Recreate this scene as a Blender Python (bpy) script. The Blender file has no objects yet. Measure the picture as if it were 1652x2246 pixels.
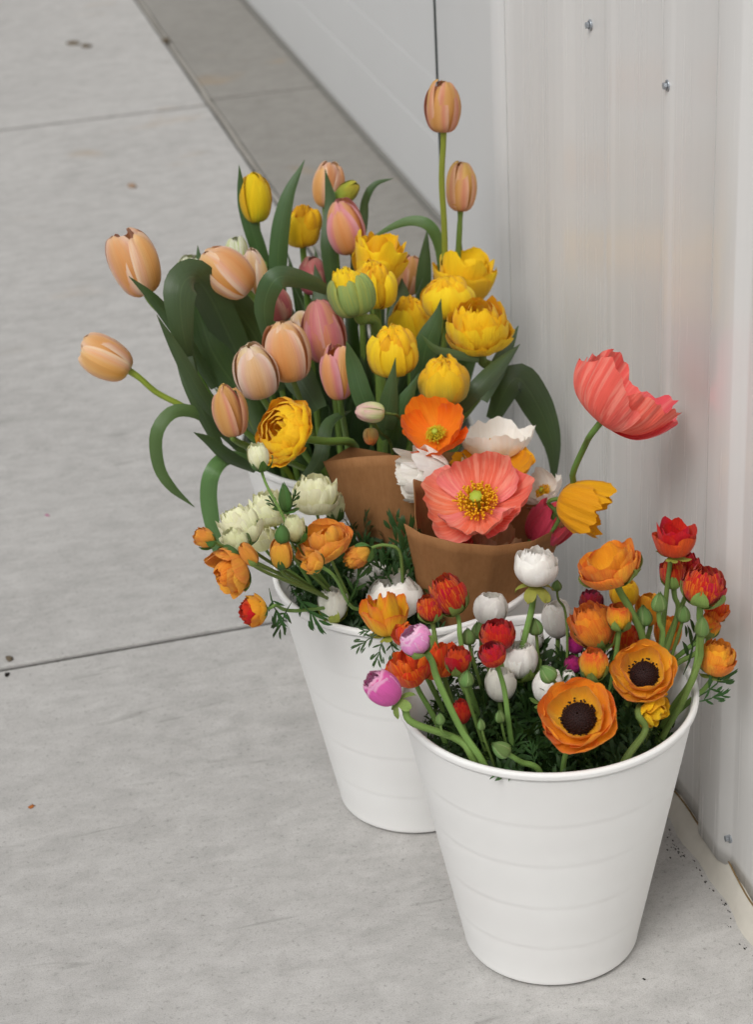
import bpy, math, random
import numpy as np
from mathutils import Vector, Matrix

# ------------------------------------------------------------------ camera, sky, sun, exposure
SC = bpy.context.scene
COL = SC.collection
CAM = Vector((0.0, 0.0, 1.4142))
PITCH, ROLL, YAW, FPX = 0.4779, -0.0571, 0.2301, 4549.4      # FPX: focal length in units of a 1652 x 2246 view
_f0 = Vector((math.sin(YAW), math.cos(YAW), 0)); _r0 = Vector((math.cos(YAW), -math.sin(YAW), 0)); _up = Vector((0, 0, 1))
FWD = _f0 * math.cos(PITCH) - _up * math.sin(PITCH)
_u = _f0 * math.sin(PITCH) + _up * math.cos(PITCH)
RGT = _r0 * math.cos(ROLL) + _u * math.sin(ROLL)
UPV = -_r0 * math.sin(ROLL) + _u * math.cos(ROLL)
cd = bpy.data.cameras.new('camera'); co = bpy.data.objects.new('camera', cd); COL.objects.link(co)
co.matrix_world = Matrix(((RGT.x, UPV.x, -FWD.x, CAM.x), (RGT.y, UPV.y, -FWD.y, CAM.y), (RGT.z, UPV.z, -FWD.z, CAM.z), (0, 0, 0, 1)))
cd.sensor_fit = 'VERTICAL'; cd.sensor_height = 36.0; cd.lens = FPX / 2246 * 36
cd.clip_start = 0.05; cd.clip_end = 500
cd.dof.use_dof = True; cd.dof.focus_distance = 2.06; cd.dof.aperture_fstop = 7.6
SC.camera = co

w = bpy.data.worlds.new('World'); SC.world = w; w.use_nodes = True
nt = w.node_tree; nt.nodes.clear()
sky = nt.nodes.new('ShaderNodeTexSky'); sky.sky_type = 'NISHITA'; sky.sun_disc = False
SUN_EL, SUN_AZ = math.radians(52), math.radians(224)          # azimuth measured clockwise from +y
sky.sun_elevation = SUN_EL; sky.sun_rotation = SUN_AZ
sky.air_density = 1.0; sky.dust_density = 4.0; sky.ozone_density = 1.0
hs = nt.nodes.new('ShaderNodeHueSaturation'); hs.inputs['Saturation'].default_value = 0.14
bg = nt.nodes.new('ShaderNodeBackground'); bg.inputs['Strength'].default_value = 0.08
ow = nt.nodes.new('ShaderNodeOutputWorld')
nt.links.new(sky.outputs[0], hs.inputs['Color']); nt.links.new(hs.outputs[0], bg.inputs[0]); nt.links.new(bg.outputs[0], ow.inputs[0])
sl = bpy.data.lights.new('sun', 'SUN'); sl.energy = 1.4; sl.angle = math.radians(28); sl.color = (1, 0.985, 0.96)
so = bpy.data.objects.new('sun', sl); COL.objects.link(so)
sdir = Vector((math.sin(SUN_AZ) * math.cos(SUN_EL), math.cos(SUN_AZ) * math.cos(SUN_EL), math.sin(SUN_EL)))
so.rotation_euler = sdir.to_track_quat('Z', 'Y').to_euler(); so.location = (-3, -3, 5)
SC.view_settings.view_transform = 'Standard'; SC.view_settings.look = 'None'
SC.view_settings.exposure = 0.03; SC.view_settings.gamma = 1.0; SC.view_settings.use_curve_mapping = False
SC.render.engine = 'CYCLES'
SC.cycles.max_bounces = 8; SC.cycles.transparent_max_bounces = 4; SC.cycles.use_denoising = True

# ------------------------------------------------------------------ helpers
def lin(h, k=1.0):
    h = h.lstrip('#'); o = []
    for i in (0, 2, 4):
        c = int(h[i:i + 2], 16) / 255
        o.append(min(1, k * (c / 12.92 if c <= .04045 else ((c + .055) / 1.055) ** 2.4)))
    return (*o, 1.0)

def at(px, py, Y):
    """the point of the place that lies Y metres along the wall on the sight line through a view coordinate"""
    d = FWD + RGT * ((px - 826) / FPX) - UPV * ((py - 1123) / FPX)
    return CAM + d * (Y / d.y)

def depth(P): return (P - CAM).dot(FWD)
def camvec(a, b, c): return (RGT * a + UPV * b - FWD * c).normalized()

def link(name, me, mat=None, parent=None, label=None):
    o = bpy.data.objects.new(name, me); COL.objects.link(o)
    if parent is not None: o.parent = parent
    if mat is not None and me is not None:
        if not me.materials: me.materials.append(None)
        o.material_slots[0].link = 'OBJECT'; o.material_slots[0].material = mat
    if label: o['label'] = label
    return o

def tag(o, label, cat, group=None, kind=None):
    o['label'] = label; o['category'] = cat
    if group: o['group'] = group
    if kind: o['kind'] = kind
    return o

def empty(name, loc, label, cat, group=None):
    o = bpy.data.objects.new(name, None); COL.objects.link(o); o.location = loc; o.empty_display_size = .02
    return tag(o, label, cat, group)

def mesh(name, V, F, uv=None, smooth=True):
    me = bpy.data.meshes.new(name); me.from_pydata([tuple(v) for v in V], [], F)
    if uv is not None:
        l = me.uv_layers.new(name='UVMap'); li = np.zeros(len(me.loops), dtype=np.int32)
        me.loops.foreach_get('vertex_index', li); l.data.foreach_set('uv', np.asarray(uv, dtype=np.float32)[li].ravel())
    if smooth: me.polygons.foreach_set('use_smooth', [True] * len(me.polygons))
    me.update(); return me

def grid_faces(nu, nv, off=0, wrap=False):
    F = []
    for j in range(nv - 1):
        for i in range(nu if wrap else nu - 1):
            a = off + j * nu + i; b = off + j * nu + (i + 1) % nu
            F.append((a, b, b + nu, a + nu))
    return F

def catmull(P, n=40):
    P = np.asarray(P, dtype=float)
    if len(P) == 2: return P[0] + (P[1] - P[0]) * np.linspace(0, 1, n)[:, None]
    Q = np.vstack([2 * P[0] - P[1], P, 2 * P[-1] - P[-2]])
    seg = len(P) - 1; out = []
    for k in range(n):
        x = k / (n - 1) * seg; i = min(int(x), seg - 1); t = x - i
        a, b, c, d = Q[i], Q[i + 1], Q[i + 2], Q[i + 3]
        out.append(.5 * ((2 * b) + (-a + c) * t + (2 * a - 5 * b + 4 * c - d) * t * t + (-a + 3 * b - 3 * c + d) * t ** 3))
    return np.array(out)

def tube(pts, rad, ns=8, n=18, cap=True):
    C = catmull(pts, n); R = np.interp(np.linspace(0, 1, n), np.linspace(0, 1, len(np.atleast_1d(rad))), np.atleast_1d(rad))
    V = []; UV = []; prev = None
    for k in range(n):
        T = Vector(C[min(k + 1, n - 1)] - C[max(k - 1, 0)]).normalized()
        if prev is None: prev = T.orthogonal().normalized()
        A = (prev - T * prev.dot(T)).normalized(); prev = A; B = T.cross(A)
        for i in range(ns):
            a = 2 * math.pi * i / ns
            V.append(Vector(C[k]) + (A * math.cos(a) + B * math.sin(a)) * R[k]); UV.append((i / ns, k / (n - 1)))
    F = grid_faces(ns, n, wrap=True)
    if cap: F += [tuple(range(ns))[::-1], tuple(range((n - 1) * ns, n * ns))]
    return V, F, UV

# ------------------------------------------------------------------ node material helpers
class N:
    def __init__(s, name):
        s.m = bpy.data.materials.new(name); s.m.use_nodes = True; s.t = s.m.node_tree; s.t.nodes.clear()
        s.out = s.n('ShaderNodeOutputMaterial')
    def n(s, typ, **kw):
        x = s.t.nodes.new(typ)
        for k, v in kw.items(): setattr(x, k, v)
        return x
    def set(s, sock, v):
        if isinstance(v, bpy.types.NodeSocket): s.t.links.new(v, sock)
        else: sock.default_value = v
    def math(s, op, a, b=0.0, clamp=False):
        x = s.n('ShaderNodeMath', operation=op, use_clamp=clamp); s.set(x.inputs[0], a); s.set(x.inputs[1], b); return x.outputs[0]
    def mix(s, f, a, b, blend='MIX'):
        x = s.n('ShaderNodeMix', data_type='RGBA', blend_type=blend); s.set(x.inputs[0], f); s.set(x.inputs[6], a); s.set(x.inputs[7], b); return x.outputs[2]
    def ramp(s, f, stops, interp='LINEAR'):
        x = s.n('ShaderNodeValToRGB'); s.set(x.inputs[0], f); x.color_ramp.interpolation = interp; e = x.color_ramp.elements
        while len(e) < len(stops): e.new(0.5)
        for k, (p, c) in enumerate(stops): e[k].position = p; e[k].color = c
        return x.outputs[0]
    def noise(s, vec, scale, detail=3, rough=.55, dist=0.0):
        x = s.n('ShaderNodeTexNoise'); s.set(x.inputs['Vector'], vec); x.inputs['Scale'].default_value = scale
        x.inputs['Detail'].default_value = detail; x.inputs['Roughness'].default_value = rough; x.inputs['Distortion'].default_value = dist
        return x.outputs[0]
    def mapping(s, vec, sc=(1, 1, 1), rot=(0, 0, 0), loc=(0, 0, 0)):
        x = s.n('ShaderNodeMapping'); s.set(x.inputs[0], vec); s.set(x.inputs['Scale'], sc); s.set(x.inputs['Rotation'], rot); s.set(x.inputs['Location'], loc); return x.outputs[0]
    def bump(s, h, strength, dist):
        x = s.n('ShaderNodeBump'); s.set(x.inputs['Height'], h); x.inputs['Strength'].default_value = strength; x.inputs['Distance'].default_value = dist; return x.outputs[0]
    def principled(s, col, rough=.5, normal=None, spec=.5, **kw):
        x = s.n('ShaderNodeBsdfPrincipled'); s.set(x.inputs['Base Color'], col); s.set(x.inputs['Roughness'], rough); x.inputs['Specular IOR Level'].default_value = spec
        if normal is not None: s.set(x.inputs['Normal'], normal)
        for k, v in kw.items(): s.set(x.inputs[k], v)
        return x.outputs[0]
    def finish(s, sh): s.t.links.new(sh, s.out.inputs[0]); return s.m
    def obj(s): return s.n('ShaderNodeTexCoord').outputs['Object']
    def pos(s): return s.n('ShaderNodeNewGeometry').outputs['Position']

def petal_mat(name, base, mid, tip, edge=None, edge_amt=.7, edge_w=.5, streak=None, streak_amt=0.0, streak_lo=.2, trans=.28, stops=(.0, .35, 1.0), rim=None, blotch=None, k=1.0, rough=.55, bmp=.4, zones=None):
    """petal colour: base-to-tip ramp, a paler or darker margin, feathered streaks that run along the petal"""
    n = N(name); tc = n.n('ShaderNodeUVMap').outputs[0]
    sp = n.n('ShaderNodeSeparateXYZ'); n.set(sp.inputs[0], tc); u, v = sp.outputs[0], sp.outputs[1]
    oi = n.n('ShaderNodeObjectInfo'); rnd = oi.outputs['Random']
    off = n.n('ShaderNodeCombineXYZ'); n.set(off.inputs[2], n.math('MULTIPLY', rnd, 37.0))
    fibre = n.noise(n.mapping(tc, (26, 1.6, 1), loc=off.outputs[0]), 1.0, 3, .6)
    broad = n.noise(n.mapping(tc, (5, 2.2, 1), loc=off.outputs[0]), 1.0, 2, .5)
    vv = n.math('ADD', v, n.math('MULTIPLY', n.math('SUBTRACT', fibre, .5), .34))
    col = n.ramp(vv, [(stops[0], lin(base, k)), (stops[1], lin(mid, k)), (stops[2], lin(tip, k))])
    uu = n.math('ABSOLUTE', n.math('SUBTRACT', n.math('MULTIPLY', u, 2.0), 1.0))
    if edge:
        e = n.math('ADD', uu, n.math('MULTIPLY', n.math('SUBTRACT', broad, .5), .5))
        mr = n.n('ShaderNodeMapRange', interpolation_type='SMOOTHSTEP'); n.set(mr.inputs[0], e); mr.inputs[1].default_value = 1 - edge_w - .2; mr.inputs[2].default_value = 1.0; mr.inputs[4].default_value = edge_amt
        col = n.mix(mr.outputs[0], col, lin(edge, k))
    if zones:
        e = n.math('ADD', uu, n.math('MULTIPLY', n.math('SUBTRACT', n.math('ADD', n.math('MULTIPLY', broad, .6), n.math('MULTIPLY', fibre, .4)), .5), .5))
        zc = n.ramp(e, [(p_, lin(c_, k)) for p_, c_ in zones])
        mr = n.n('ShaderNodeMapRange', interpolation_type='SMOOTHSTEP'); n.set(mr.inputs[0], v); mr.inputs[1].default_value = .02; mr.inputs[2].default_value = .3; mr.inputs[4].default_value = .56
        m3 = n.n('ShaderNodeMapRange', interpolation_type='SMOOTHSTEP'); n.set(m3.inputs[0], v); m3.inputs[1].default_value = .7; m3.inputs[2].default_value = 1.0; m3.inputs[3].default_value = 1.0; m3.inputs[4].default_value = .35
        col = n.mix(n.math('MULTIPLY', mr.outputs[0], m3.outputs[0]), col, zc)
    if streak:
        mr = n.n('ShaderNodeMapRange', interpolation_type='SMOOTHSTEP'); n.set(mr.inputs[0], fibre); mr.inputs[1].default_value = .46; mr.inputs[2].default_value = .62; mr.inputs[4].default_value = streak_amt
        m2 = n.n('ShaderNodeMapRange', interpolation_type='SMOOTHSTEP'); n.set(m2.inputs[0], v); m2.inputs[1].default_value = streak_lo; m2.inputs[2].default_value = min(1, streak_lo + .5)
        col = n.mix(n.math('MULTIPLY', mr.outputs[0], m2.outputs[0]), col, lin(streak, k))
    if blotch:
        mr = n.n('ShaderNodeMapRange', interpolation_type='SMOOTHSTEP'); n.set(mr.inputs[0], broad); mr.inputs[1].default_value = .5; mr.inputs[2].default_value = .68; mr.inputs[4].default_value = blotch[1]
        col = n.mix(mr.outputs[0], col, lin(blotch[0], k))
    if rim:
        mr = n.n('ShaderNodeMapRange', interpolation_type='SMOOTHSTEP'); n.set(mr.inputs[0], n.math('MAXIMUM', uu, n.math('ADD', v, .02))); mr.inputs[1].default_value = .92; mr.inputs[2].default_value = .99; mr.inputs[4].default_value = .7
        col = n.mix(mr.outputs[0], col, lin(rim, k))
    fine = n.noise(n.mapping(tc, (70, 3.0, 1), loc=off.outputs[0]), 1.0, 2, .6)
    vn = n.ramp(n.math('ADD', n.math('MULTIPLY', fine, .6), n.math('MULTIPLY', fibre, .4)), [(.3, (.8, .78, .76, 1)), (.6, (1, 1, 1, 1))]); col = n.mix(bmp, col, vn, 'MULTIPLY')
    h = n.n('ShaderNodeHueSaturation'); n.set(h.inputs['Color'], col)
    n.set(h.inputs['Hue'], n.math('ADD', .488, n.math('MULTIPLY', rnd, .024))); n.set(h.inputs['Value'], n.math('ADD', .95, n.math('MULTIPLY', rnd, .17)))
    c = h.outputs[0]
    b = n.bump(n.math('ADD', n.math('ADD', n.math('MULTIPLY', fibre, .7), n.math('MULTIPLY', fine, .5)), n.math('MULTIPLY', broad, 1.2)), bmp * 1.6, .0018)
    p = n.principled(c, rough + .08, b, .22, **{'Sheen Weight': .12})
    t = n.n('ShaderNodeBsdfTranslucent'); n.set(t.inputs[0], c); n.set(t.inputs['Normal'], b)
    mx = n.n('ShaderNodeMixShader'); mx.inputs[0].default_value = trans * .7; n.t.links.new(p, mx.inputs[1]); n.t.links.new(t.outputs[0], mx.inputs[2])
    return n.finish(mx.outputs[0])

def green_mat(name, c0, c1, rough=.42, trans=.15, vein=True, spec=.5, k=1.0, sheen=0.0, seam=None):
    n = N(name); tc = n.n('ShaderNodeUVMap').outputs[0]; rnd = n.n('ShaderNodeObjectInfo').outputs['Random']
    sp = n.n('ShaderNodeSeparateXYZ'); n.set(sp.inputs[0], tc)
    fib = n.noise(n.mapping(tc, (34, 1.2, 1)), 1.0, 3, .6); br = n.noise(n.obj(), 38, 3, .6)
    col = n.mix(n.math('ADD', n.math('MULTIPLY', fib, .5), n.math('MULTIPLY', br, .5)), lin(c0, k), lin(c1, k))
    if seam:
        su = n.math('ABSOLUTE', n.math('SUBTRACT', n.math('MULTIPLY', sp.outputs[0], 2.0), 1.0)); mr = n.n('ShaderNodeMapRange', interpolation_type='SMOOTHSTEP'); n.set(mr.inputs[0], su); mr.inputs[1].default_value = .6; mr.inputs[2].default_value = 1.0; mr.inputs[4].default_value = .8; col = n.mix(mr.outputs[0], col, lin(seam))
        col = n.mix(n.math('MULTIPLY', n.math('POWER', sp.outputs[1], 4.0), .5), col, lin('#3f5a2c'))
    if vein:
        fv = n.noise(n.mapping(tc, (95, 1.0, 1)), 1.0, 2, .6); col = n.mix(.8, col, n.ramp(fv, [(.32, (.66, .7, .68, 1)), (.62, (1.12, 1.1, 1.05, 1))]), 'MULTIPLY')
        du = n.math('ABSOLUTE', n.math('SUBTRACT', sp.outputs[0], .5)); col = n.mix(n.math('MULTIPLY', n.math('LESS_THAN', du, .025), .09), col, lin('#8aa86a'))
    h = n.n('ShaderNodeHueSaturation'); n.set(h.inputs['Color'], col); n.set(h.inputs['Hue'], n.math('ADD', .485, n.math('MULTIPLY', rnd, .03))); n.set(h.inputs['Value'], n.math('ADD', .78, n.math('MULTIPLY', rnd, .44)))
    b = n.bump(fib, .5 if vein else .1, .0016)
    p = n.principled(h.outputs[0], rough, b, spec, **{'Sheen Weight': sheen, 'Sheen Roughness': .4, 'Coat Weight': sheen, 'Coat Roughness': .35})
    if trans <= 0: return n.finish(p)
    t = n.n('ShaderNodeBsdfTranslucent'); n.set(t.inputs[0], n.mix(.35, h.outputs[0], lin('#a8c83a')))
    mx = n.n('ShaderNodeMixShader'); mx.inputs[0].default_value = trans; n.t.links.new(p, mx.inputs[1]); n.t.links.new(t.outputs[0], mx.inputs[2])
    return n.finish(mx.outputs[0])

def plain(name, c, rough=.6, spec=.4, var=.12, scale=60, bump=.0, **kw):
    n = N(name); o = n.obj(); nz = n.noise(o, scale, 4, .6)
    col = n.mix(nz, tuple(x * (1 - var) for x in lin(c)[:3]) + (1,), tuple(min(1, x * (1 + var)) for x in lin(c)[:3]) + (1,))
    b = n.bump(nz, bump, .002) if bump else None
    return n.finish(n.principled(col, rough, b, spec, **kw))

def concrete_mat(name, c_lo, c_hi, c_top='#c8c6c3', seed=0.0):
    n = N(name); P = n.pos()
    big = n.noise(n.mapping(P, (1, 1, 1), loc=(seed, seed, 0)), 1.7, 4, .6)
    sm = n.noise(n.mapping(P, (3.4, 9.5, 1), rot=(0, 0, math.radians(9)), loc=(seed, 0, 0)), 1.0, 5, .62, .6)
    sm2 = n.noise(n.mapping(P, (9, 42, 1), rot=(0, 0, math.radians(5)), loc=(seed, 0, 0)), 1.0, 4, .6, .5)
    fine = n.noise(P, 150, 5, .8); grain = n.noise(P, 620, 2, .8); mott = n.noise(n.mapping(P, (22, 34, 1), rot=(0, 0, .3)), 1.0, 5, .68, .3)
    mixv = n.math('ADD', n.math('ADD', n.math('MULTIPLY', big, .3), n.math('MULTIPLY', sm, .17)), n.math('ADD', n.math('MULTIPLY', sm2, .1), n.math('MULTIPLY', mott, .56)))
    col = n.ramp(mixv, [(.34, lin(c_lo)), (.5, lin(c_hi)), (.66, lin(c_top))])
    pores = n.ramp(fine, [(.3, (.45, .44, .43, 1)), (.45, (1, 1, 1, 1))]); col = n.mix(.75, col, pores, 'MULTIPLY')
    gr = n.ramp(grain, [(.28, (.66, .65, .64, 1)), (.5, (.97, .97, .97, 1)), (.74, (1.0, 1.0, 1.0, 1))]); col = n.mix(.9, col, gr, 'MULTIPLY')
    # rusty stains and a few dark drag marks
    st = n.noise(n.mapping(P, (2.2, 5.5, 1), loc=(3.1 + seed, 1.7, 0)), 1.0, 4, .6, .4)
    stm = n.ramp(st, [(.63, (0, 0, 0, 1)), (.74, (1, 1, 1, 1))]); far = n.n('ShaderNodeMapRange', interpolation_type='SMOOTHSTEP')
    sp = n.n('ShaderNodeSeparateXYZ'); n.set(sp.inputs[0], P); n.set(far.inputs[0], sp.outputs[1]); far.inputs[1].default_value = 2.9; far.inputs[2].default_value = 4.6
    col = n.mix(n.math('MULTIPLY', n.math('MULTIPLY', stm, .55), far.outputs[0]), col, lin('#a98c66'))
    sc = n.noise(n.mapping(P, (4, 26, 1), rot=(0, 0, math.radians(-14)), loc=(9 + seed, 0, 0)), 1.0, 3, .5, 1.2)
    scm = n.ramp(sc, [(.66, (0, 0, 0, 1)), (.73, (1, 1, 1, 1))])
    col = n.mix(n.math('MULTIPLY', scm, .36), col, lin('#77746f'))
    h = n.math('ADD', n.math('MULTIPLY', fine, .5), n.math('ADD', n.math('MULTIPLY', grain, .4), n.math('MULTIPLY', sm2, .35)))
    return n.finish(n.principled(col, .88, n.bump(h, .5, .0022), .25))

# ------------------------------------------------------------------ materials of the setting
M = {}
M['slab'] = concrete_mat('concrete_walk', '#a9a7a4', '#b8b6b3')
M['strip'] = concrete_mat('concrete_strip', '#8a8680', '#93908a', '#9f9c96', seed=5.3)
M['bed'] = plain('joint_dirt', '#34322e', .95, .1, .3, 120)
M['ground'] = plain('far_ground', '#a19d96', .9, .2, .1, 3)

def wall_mat():
    n = N('painted_metal'); P = n.pos()
    st = n.noise(n.mapping(P, (1, 34, .55)), 1.0, 3, .55); st2 = n.noise(n.mapping(P, (1, 90, 2.0)), 1.0, 3, .6); big = n.noise(P, 2.2, 3, .5)
    col = n.ramp(n.math('ADD', n.math('MULTIPLY', st, .55), n.math('MULTIPLY', big, .45)), [(.3, lin('#e4e3e1')), (.7, lin('#ebeae8'))])
    sp = n.n('ShaderNodeSeparateXYZ'); n.set(sp.inputs[0], P)
    mr = n.n('ShaderNodeMapRange', interpolation_type='SMOOTHSTEP'); n.set(mr.inputs[0], n.math('ADD', sp.outputs[2], n.math('MULTIPLY', st2, .12))); mr.inputs[1].default_value = .16; mr.inputs[2].default_value = .02; mr.inputs[4].default_value = .3
    col = n.mix(mr.outputs[0], col, lin('#8f8a7c'))                              # brownish grey mixed in unevenly towards the foot of the sheet
    rg = n.math('ADD', .2, n.math('MULTIPLY', st2, .12))
    return n.finish(n.principled(col, rg, n.bump(n.math('ADD', st, n.math('MULTIPLY', st2, .25)), .12, .003), .5, **{'Coat Weight': .3, 'Coat Roughness': .2}))
M['wall'] = wall_mat()
M['door'] = plain('door_paint', '#d8d9d9', .42, .4, .03, 5)
M['rubber'] = plain('black_rubber', '#1d2726', .6, .4, .2, 80)
M['seal'] = plain('pale_sealant', '#cfcabf', .7, .3, .14, 40, .3)
M['zinc'] = plain('zinc', '#a4aab0', .35, .5, .1, 90, Metallic=.5)
M['dark'] = plain('black_grit', '#211d1a', .9, .2, .3, 200)
def bucket_mat():
    n = N('white_plastic'); P = n.obj(); a = n.noise(P, 9, 3, .5); f = n.noise(P, 420, 2, .6)
    col = n.ramp(a, [(.3, lin('#f0efed')), (.7, lin('#f4f4f2'))])
    return n.finish(n.principled(col, .55, n.bump(f, .06, .001), .35, **{'Subsurface Weight': .12, 'Subsurface Radius': (.01, .01, .01), 'Subsurface Scale': .4}))
M['bucket'] = bucket_mat()
def paper_mat():
    n = N('kraft_paper'); P = n.obj(); tc = n.n('ShaderNodeUVMap').outputs[0]
    fib = n.noise(n.mapping(P, (300, 300, 90)), 1.0, 3, .7); fb = n.noise(P, 60, 4, .6); lay = n.noise(n.mapping(tc, (90, 2, 1)), 1.0, 2, .5)
    col = n.ramp(n.math('ADD', n.math('MULTIPLY', fib, .4), n.math('ADD', n.math('MULTIPLY', fb, .4), n.math('MULTIPLY', lay, .2))), [(.3, lin('#986a42')), (.7, lin('#ae7e52'))])
    vo = n.n('ShaderNodeTexVoronoi', feature='DISTANCE_TO_EDGE'); n.set(vo.inputs['Vector'], n.mapping(P, (1, 1, .6))); vo.inputs['Scale'].default_value = 17; cr = n.math('MINIMUM', vo.outputs['Distance'], .12); b = n.bump(n.math('ADD', n.math('MULTIPLY', fib, .5), n.math('ADD', n.math('MULTIPLY', n.noise(P, 9, 2, .5), 2.0), n.math('MULTIPLY', cr, 5.0))), .25, .002)
    p = n.principled(col, .75, b, .2); t = n.n('ShaderNodeBsdfTranslucent'); n.set(t.inputs[0], col)
    mx = n.n('ShaderNodeMixShader'); mx.inputs[0].default_value = .15; n.t.links.new(p, mx.inputs[1]); n.t.links.new(t.outputs[0], mx.inputs[2]); return n.finish(mx.outputs[0])
M['paper'] = paper_mat()
M['rust'] = plain('dry_leaf', '#b06a35', .8, .2, .25, 90)
M['twig'] = plain('dead_plant', '#6b6050', .9, .2, .3, 90)

# ------------------------------------------------------------------ ground: slabs with sunk joints, darker strip, far ground
def box_mesh(name, x0, x1, y0, y1, z0, z1, bev=.004, sub=0):
    """a slab with a rounded top arris"""
    b = bev; V = []
    rings = [(0, z0), (0, z1 - b), (b * .3, z1 - b * .3), (b, z1)]
    for d, z in rings: V += [(x0 + d, y0 + d, z), (x1 - d, y0 + d, z), (x1 - d, y1 - d, z), (x0 + d, y1 - d, z)]
    F = []
    for k in range(3):
        for i in range(4): a = k * 4 + i; c = k * 4 + (i + 1) % 4; F.append((a, c, c + 4, a + 4))
    F += [(12, 13, 14, 15), (3, 2, 1, 0)]
    return mesh(name, V, F, smooth=False)

def structure(name, me, mat, label):
    o = link(name, me, mat); o['kind'] = 'structure'; o['label'] = label; return o
structure('ground', mesh('ground', [(-220, -220, -.06), (220, -220, -.06), (220, 220, -.06), (-220, 220, -.06)], [(0, 1, 2, 3)]), M['ground'], 'bare grey ground reaching out beyond the pavement')
pav = structure('pavement', mesh('pavement', [(-6.6, -5.1, -.0055), (1.9, -5.1, -.0055), (1.9, 14.9, -.0055), (-6.6, 14.9, -.0055)], [(0, 1, 2, 3)]), M['bed'], 'pale broom-finished concrete pavement beside the building')
G = .0052
ys = [2.397 + 2.477 * k for k in range(-3, 6)]
for k in range(len(ys) - 1):
    G0 = .009 if ys[k] > 4.8 else G; G1 = .009 if ys[k + 1] > 4.8 else G
    for x0, x1 in ((-1.72, .783), (-4.22, -1.72), (-6.6, -4.22)):
        link('slab', box_mesh('slab', x0 + G, x1 - G, ys[k] + G0, ys[k + 1] - G1, -.05, 0, .0025), M['slab'], pav)
# darker strip in front of the recessed door
ystr = [2.70] + [4.92 + 2.477 * k for k in range(0, 5)]
for k in range(len(ystr) - 1):
    link('strip_slab', box_mesh('strip_slab', .797, 1.9, ystr[k] + .007, ystr[k + 1] - .007, -.05, -.001, .003), M['strip'], pav, 'darker weathered concrete strip at the foot of the door')
link('strip_slab', box_mesh('strip_slab', .79, 1.9, -5.1, 2.695, -.05, -.004), M['strip'], pav)
V, F, UV = tube([(.79, 2.7, -.006), (.79, 6, -.006), (.79, 14.8, -.006)], [.0052], 6, 60)
rj = random.Random(4); V = [v + Vector((rj.uniform(-.002, .002), 0, rj.uniform(-.002, .001))) for v in V]
link('joint_filler', mesh('joint_filler', V, F, UV), plain('joint_mortar', '#aaa69e', .9, .2, .2, 90), pav)

# ------------------------------------------------------------------ building: ribbed metal wall, corner trim, recessed sectional door
wall = empty('metal_wall', (.76, 2.0, 0), 'white ribbed sheet-metal wall with screws beside the flower buckets', 'wall')
def lp(o, loc=(.76, 2.0, 0)):
    o.location = Vector(o.location) - Vector(loc); return o
XW = .760; YE = 2.70; ZT = 3.0
# horizontal profile of the sheet: pairs (y, how far the sheet stands out of the flat)
prof = []
def rib(yc, hw, hgt, ch):
    return [(yc - hw - ch, 0), (yc - hw, hgt), (yc + hw, hgt), (yc + hw + ch, 0)]
pts = [(-3.0, 0)]
k = -19
while 1.7125 + .2475 * k < 2.3:
    yc = 1.7125 + .2475 * k
    if k % 2 == 0: pts += rib(yc, .026, 0.0085 if k == 0 else .0045, .02 if k == 0 else .03) + [q for dy in (.165, .33) for q in rib(yc + dy, .008, .0012, .009) if yc + .33 < 2.38]
    k += 1
pts += [(2.425, 0)]
sp_ = []
for a, b in zip(pts[:-1], pts[1:]):
    sp_.append(a)
sp_.append(pts[-1])
rows = [.028, .05, .3, .6, 1.0, 1.6, 2.2, ZT]
V = []
# round the folds a little by inserting points either side
pf = []
for i, p in enumerate(sp_):
    if 0 < i < len(sp_) - 1:
        for q, f in ((sp_[i - 1], .12), (sp_[i + 1], .12)):
            d = math.hypot(q[0] - p[0], q[1] - p[1]); f2 = min(.45, .0022 / d); pf.append((p[0] + (q[0] - p[0]) * f2, p[1] + (q[1] - p[1]) * f2))
    else: pf.append(p)
for z in rows:
    for (y, h) in pf: V.append((XW - h, y, z))
nb = len(V)
for z in rows:
    for (y, h) in pf: V.append((XW - h + .0012, y, z))
nu = len(pf); nr = len(rows)
F = [tuple(reversed(f)) for f in grid_faces(nu, nr)] + grid_faces(nu, nr, nb)
for i in range(nu - 1): F.append((i, i + 1, nb + i + 1, nb + i))
lp(link('wall_sheet', mesh('wall_sheet', V, F), M['wall'], wall))
core = box_mesh('wall_core', XW + .004, 1.9, -3.0, YE - .003, .002, ZT - .003, .002); lp(link('wall_core', core, M['wall'], wall))
# corner trim: a bent flashing that laps over the last sheet
tp = [(2.408, .0005), (2.412, .011), (2.43, .0135), (2.55, .0145), (2.66, .0145), (2.676, .012), (2.692, .006), (2.7, .004)]
V = []; zs = [.02, 1.0, 2.0, ZT]
for z in zs:
    for y, h in tp: V.append((XW - h, y, z))
nb = len(V)
for z in zs:
    for y, h in tp: V.append((XW - h + .0015, y, z))
F = [tuple(reversed(f)) for f in grid_faces(len(tp), 4)] + grid_faces(len(tp), 4, nb)
lp(link('corner_trim', mesh('corner_trim', V, F), M['door'], wall))
V, F, UV = tube([(XW - .003, YE + .005, .0), (XW - .003, YE + .005, 1.5), (XW - .003, YE + .005, ZT)], [.0042], 8, 4)
lp(link('weatherstrip', mesh('weatherstrip', V, F, UV), M['rubber'], wall))

def lathe(profile, ns=48, name='lathe', close=False, axis_pts=None):
    V = []; UV = []
    for j, (r, z) in enumerate(profile):
        for i in range(ns):
            a = 2 * math.pi * i / ns; V.append((r * math.cos(a), r * math.sin(a), z)); UV.append((i / ns, j / (len(profile) - 1)))
    return V, grid_faces(ns, len(profile), wrap=True), UV
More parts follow.
